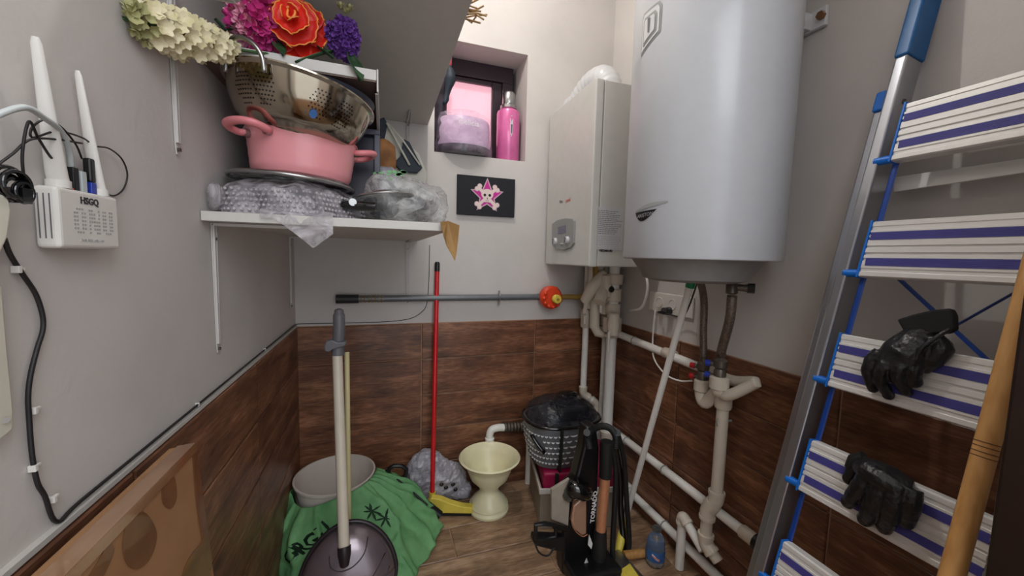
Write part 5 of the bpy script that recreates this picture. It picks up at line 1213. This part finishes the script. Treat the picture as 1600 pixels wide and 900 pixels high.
# ------------------------------------------------------------------ folded step ladder against the right wall
LP0 = Vector((1.0078, .5075, H+.3257)); LD = Vector((-.03796, .01498, -.23649))      # first step corner, one step down
sd = -Y; LN = LD.cross(sd).normalized()
if LN.x > 0: LN = -LN
LDn = LD.normalized(); sd2 = (sd-LDn*sd.dot(LDn)).normalized()
YN = .288                                                       # near end of the treads
def lpt(k, y, off=0): p = LP0+LD*k; return Vector((p.x, y, p.z))+LN*off
t = thing('step_ladder', (lpt(5.35, .45).x, .42, .001), 'folded aluminium step ladder with blue fittings leaning on the right wall', 'ladder')
th = Matrix((sd, LDn, LN)).transposed()
SH = LD.length*.485
for k in range(5):
    yl = (LP0+LD*k).y; nm = 'tread'
    o0_ = lpt(k, yl, .002); Lr = yl-YN
    # corrugated extruded profile across the tread depth
    prof = []; nP = 24
    ribs = [(0,.0),(.02,.004),(.09,.004),(.10,.0025),(.16,.0025),(.165,.0045),(.20,.0045),(.205,.002),(.235,.002),(.24,.0045),(.29,.0045),(.295,.0015),(.33,.0015),(.335,.0045),(.44,.0045),(.445,.002),(.48,.002),(.485,.0045),(.56,.0045),(.565,.0015),(.60,.0015),(.605,.0045),(.66,.0045),(.665,.002),(.70,.002),(.71,.0045),(.84,.0045),(.85,.0025),(.90,.0025),(.91,.0045),(.98,.0045),(1,.001)]
    pts = [(a*SH, h) for a, h in ribs]+[(SH, -.018), (SH-.003, -.018), (SH-.003, -.004), (.003, -.004), (.003, -.018), (0, -.018)]
    drift = LD.y/LD.length
    def tp(a, h, y_): return Vector((LP0.x+LDn.x*(a+k*LD.length), y_, LP0.z+LDn.z*(a+k*LD.length)))+LN*(h+.006)
    mb = MB(); mb.ring_loft([[tp(a, h, yl+drift*a) for a, h in pts], [tp(a, h, YN) for a, h in pts]])
    tr_ = mb.build('tread', M['alu'], t, smooth=20)
    for s0_ in (.205, .665):
        mb = MB()
        for q in range(5):
            a0_ = (s0_+.003+q*.027)*SH*1.0; a1_ = a0_+.021*SH
            mb.ring_loft([[tp(a, h, yl-.0006) for a, h in ((a0_,.0046),(a0_,.0056),(a1_,.0056),(a1_,.0046))], [tp(a, h, YN+.0006) for a, h in ((a0_,.0046),(a0_,.0056),(a1_,.0056),(a1_,.0046))]])
        mb.ring_loft([[tp(a, h, yl-.0006) for a, h in ((s0_*SH,.0020),(s0_*SH,.0049),((s0_+.135)*SH,.0049),((s0_+.135)*SH,.0020))], [tp(a, h, YN+.0006) for a, h in ((s0_*SH,.0020),(s0_*SH,.0049),((s0_+.135)*SH,.0049),((s0_+.135)*SH,.0020))]])
        mb.build('grip_stripe', M['stripe'], tr_, label='ribbed violet grip stripe')
    ec = MB(); pts2 = [(-.002,.0065),(SH+.002,.0065),(SH+.002,-.022),(-.002,-.022)]
    ec.ring_loft([[tp(a, h, yl+drift*a+.0045) for a, h in pts2], [tp(a, h, yl+drift*a+.0004) for a, h in pts2]])
    ec.build('end_cap', M['blue'], tr_, bevel=.001, label='blue plastic end cap')
    p = tp(SH*.93, -.008, yl+drift*SH*.93+.004); MB().cyl(p, p+Y*.030, .0085, n=14).build('pivot_pin', M['blue'], tr_, smooth=40, label='blue pivot pin')
    if k < 4:
        a = tp(SH*1.0, -.016, yl+drift*SH+.001); b = tp(LD.length+.004, -.016, yl+LD.y+.001)
        MB().tube([a, b], .0055, 6, flat=.4).build('linking_strap', M['blue_d'], t, smooth=30)
# side rails
def rail(yo, y1o, k0, k1, off0, off1, nm, mt_, flip=1):
    a = LP0+LD*k0; b = LP0+LD*k1; vs = []
    rings = []
    for p, kk in ((a, k0), (b, k1)):
        rings.append([Vector((p.x, p.y+yo, p.z))+LN*off0, Vector((p.x, p.y+y1o, p.z))+LN*off0, Vector((p.x, p.y+y1o, p.z))+LN*off1, Vector((p.x, p.y+yo, p.z))+LN*off1])
    return MB().ring_loft(rings).build(nm, M[mt_], t, bevel=.004, seg=3)
KF = (LP0.z-.004)/.23649
rail(.026, .048, -.46, KF, .004, -.050, 'front_rail', 'alu_rail')
gr = rail(.024, .050, -2.0, -.46, .006, -.052, 'hand_grip', 'blue_grip')
rail(.026, .046, -2.2, -2.0, .002, -.048, 'top_bow', 'alu_rail')
rail(.058, .076, -.06, KF-.02, -.020, -.062, 'rear_leg', 'alu_rail')
rail(.056, .078, -.24, -.06, -.016, -.066, 'leg_cap', 'blue')
p = lpt(-.09, LP0.y+.0255, -.024); MB().cyl(p, p-Y*.003, .0055, n=12).build('rivet', M['screw'], t, smooth=40)
rail(.024, .050, KF-.17, KF, .006, -.052, 'foot', 'blue')
# near side rails (out of the picture or behind the door frame)
def rail2(y0_, y1_, k0, k1, off0, off1, nm, mt_):
    a = LP0+LD*k0; b = LP0+LD*k1; rings = []
    for p in (a, b): rings.append([Vector((p.x, y0_, p.z))+LN*off0, Vector((p.x, y1_, p.z))+LN*off0, Vector((p.x, y1_, p.z))+LN*off1, Vector((p.x, y0_, p.z))+LN*off1])
    return MB().ring_loft(rings).build(nm, M[mt_], t, bevel=.004)
rail2(.243, .265, -.46, KF, .004, -.050, 'front_rail', 'alu_rail'); rail2(.241, .267, -2.0, -.46, .006, -.052, 'hand_grip', 'blue_grip')
# crossed blue straps between the rear legs
def rp(px, py, off): return onP(px, py, LP0+LN*off, LN)
a, b = rp(1417, 447, -.05), rp(1546, 566, -.05); MB().tube([a+(a-b)*.15, b], .0085, 6, flat=.25).build('cross_brace', M['blue_d'], t, smooth=30)
a, b = rp(1584, 458, -.052), rp(1470, 522, -.052); MB().tube([a, b+(b-a)*.3], .0085, 6, flat=.25).build('cross_brace', M['blue_d'], t, smooth=30)
# rear legs rungs glimpsed under the first step
rail2b = [(1405,296),(1600,268)]
a, b = rp(1400, 286, -.066), rp(1600, 262, -.066); mb = MB(); mb.poly3([rp(1396,277,-.066), rp(1610,246,-.066), rp(1612,268,-.066), rp(1396,300,-.066)], LN*-.004); mb.build('rear_brace', M['alu'], t, bevel=.001)
for kk in (3.35,): pass

# ------------------------------------------------------------------ leather gloves
def glove(name, label, palm, fingers, cuff, off=.012, wr=.022):
    base = rp(*palm[len(palm)//2][:2], off)
    t = thing(name, base-Z*.05, label, 'glove')
    mb = MB()
    mb.tube([rp(p[0], p[1], p[3]) for p in palm], [p[2] for p in palm], 14, flat=.75)
    for f_ in fingers: mb.tube(smoothpts([rp(p[0], p[1], p[3]) for p in f_], 3), sum([[f_[i][2]+(f_[i+1][2]-f_[i][2])*q/3 for q in range(3)] for i in range(len(f_)-1)], [])+[f_[-1][2]], 10, flat=.85)
    for f_ in fingers: mb.ball(rp(f_[-1][0], f_[-1][1], f_[-1][3]), f_[-1][2]*.98, 8)
    o = mb.build('leather', M['leather'], t, smooth=180, remesh=.0020, disp=.0022, dscale=.014)
    return t, o
# palm entries: px, py, radius, offset from ladder plane
g1, o1 = glove('leather_glove', 'upper black leather glove with its cuff folded back, on the third step of the ladder',
    [(1440,522,.024,.012),(1430,535,.030,.024),(1412,552,.034,.030),(1396,572,.032,.030),(1390,585,.026,.026)], 
    [[(1376,550,.013,.034),(1362,562,.013,.038),(1356,580,.0125,.036),(1360,598,.011,.026),(1364,606,.010,.018)],
     [(1396,560,.015,.040),(1380,575,.0145,.044),(1375,592,.0135,.040),(1383,608,.0115,.026),(1388,617,.010,.018)],
     [(1415,565,.015,.038),(1402,580,.0145,.042),(1404,595,.013,.036),(1412,604,.0115,.026),(1416,611,.010,.018)],
     [(1432,562,.014,.030),(1426,580,.014,.034),(1428,596,.012,.026)],
     [(1462,530,.015,.018),(1472,545,.0165,.022),(1458,562,.0155,.022),(1443,573,.013,.018)]], None)
mb = MB(); mb.poly3([rp(px, py, .024) for px, py in [(1400,499),(1425,491),(1455,484),(1485,481),(1490,492),(1491,514),(1480,520),(1450,522),(1412,519)]], LN*-.018)
mb.build('cuff', M['leather_in'], g1, bevel=.004, seg=3, label='matt black folded cuff')
MB().tube(smoothpts([rp(1484,514,.034), rp(1462,528,.040), rp(1440,545,.044), rp(1430,565,.044)], 6), .0035, 8).build('seam', M['leather'], g1, smooth=180)
g2, o2 = glove('leather_glove', 'lower black leather glove with four fingers hanging down, on the fourth step of the ladder',
    [(1345,725,.020,.020),(1362,735,.030,.028),(1385,748,.033,.030),(1405,760,.030,.028),(1428,766,.022,.022)],
    [[(1356,738,.0150,.038),(1344,757,.0150,.040),(1332,776,.0145,.034),(1325,785,.012,.026)],
     [(1378,748,.0155,.042),(1366,775,.0155,.044),(1358,797,.0150,.036),(1352,812,.0130,.022)],
     [(1402,757,.0155,.042),(1394,785,.0155,.044),(1388,808,.0145,.034),(1382,824,.0125,.020)],
     [(1426,764,.0145,.034),(1424,785,.0145,.036),(1420,803,.0135,.028),(1416,816,.012,.018)],
     [(1340,722,.0130,.022),(1332,736,.0140,.022),(1328,748,.013,.018)]], None)
MB().tube([rp(1330,730,.020), rp(1336,718,.022), rp(1350,712,.020)], [.016,.019,.014], 12, flat=.6).build('cuff', M['leather_in'], g2, smooth=60, label='matt black cuff')

# ------------------------------------------------------------------ wooden stick near the camera
b = onY(1487, 900, .272); a = onY(1610, 440, .276); d = (a-b).normalized()
bot = b-d*((b.z-.002)/d.z); top = b+d*((H+.30-b.z)/d.z)
t = thing('wooden_stick', bot, 'light bamboo-coloured wooden pole leaning in front of the ladder at the right edge', 'stick')
MB().tube([bot, top], .0125, 22).build('pole', M['stick'], t, smooth=60)
for k, py in enumerate((692, 699, 707, 714)):
    q = onY(1487+(1610-1487)*(900-py)/460, py, .2738)
    s_ = (q.z-b.z)/d.z; q = b+d*s_
    u1, v1, _ = frame(d); MB().tube([q+(u1*math.cos(x)+v1*math.sin(x))*.0123 for x in [2*PI*i/24 for i in range(24)]], .0008, 5, closed=True).build('burnt_ring', M['stick_mark'], t, smooth=180)

# ------------------------------------------------------------------ groups of repeats
GR = {'shelf_bracket': 'white shelf brackets on the walls', 'cable_clip': 'cable clips along the left wall cable', 'artificial_flower': 'artificial flowers on the middle shelf',
      'water_pipe': 'white water pipes on the right side', 'leather_glove': 'pair of black leather gloves on the ladder', 'braided_hose': 'braided hoses below the water heater',
      'hose_valve': 'brass valves below the braided hoses', 'shutoff_valve': 'shut-off valves under the boiler', 'shelf': 'white laminate shelves on the left', 'plastic_bag': 'plastic bags',
      'pot_lid': 'pot lids on the lower shelf', 'wall_cable': 'cable runs on the walls', 'adapter_cord': 'black cords at the router'}
for o in bpy.data.objects:
    k = o.name.split('.')[0]
    if o.parent is None and k in GR and 'category' in o.keys() and 'group' not in o.keys(): o['group'] = GR[k]
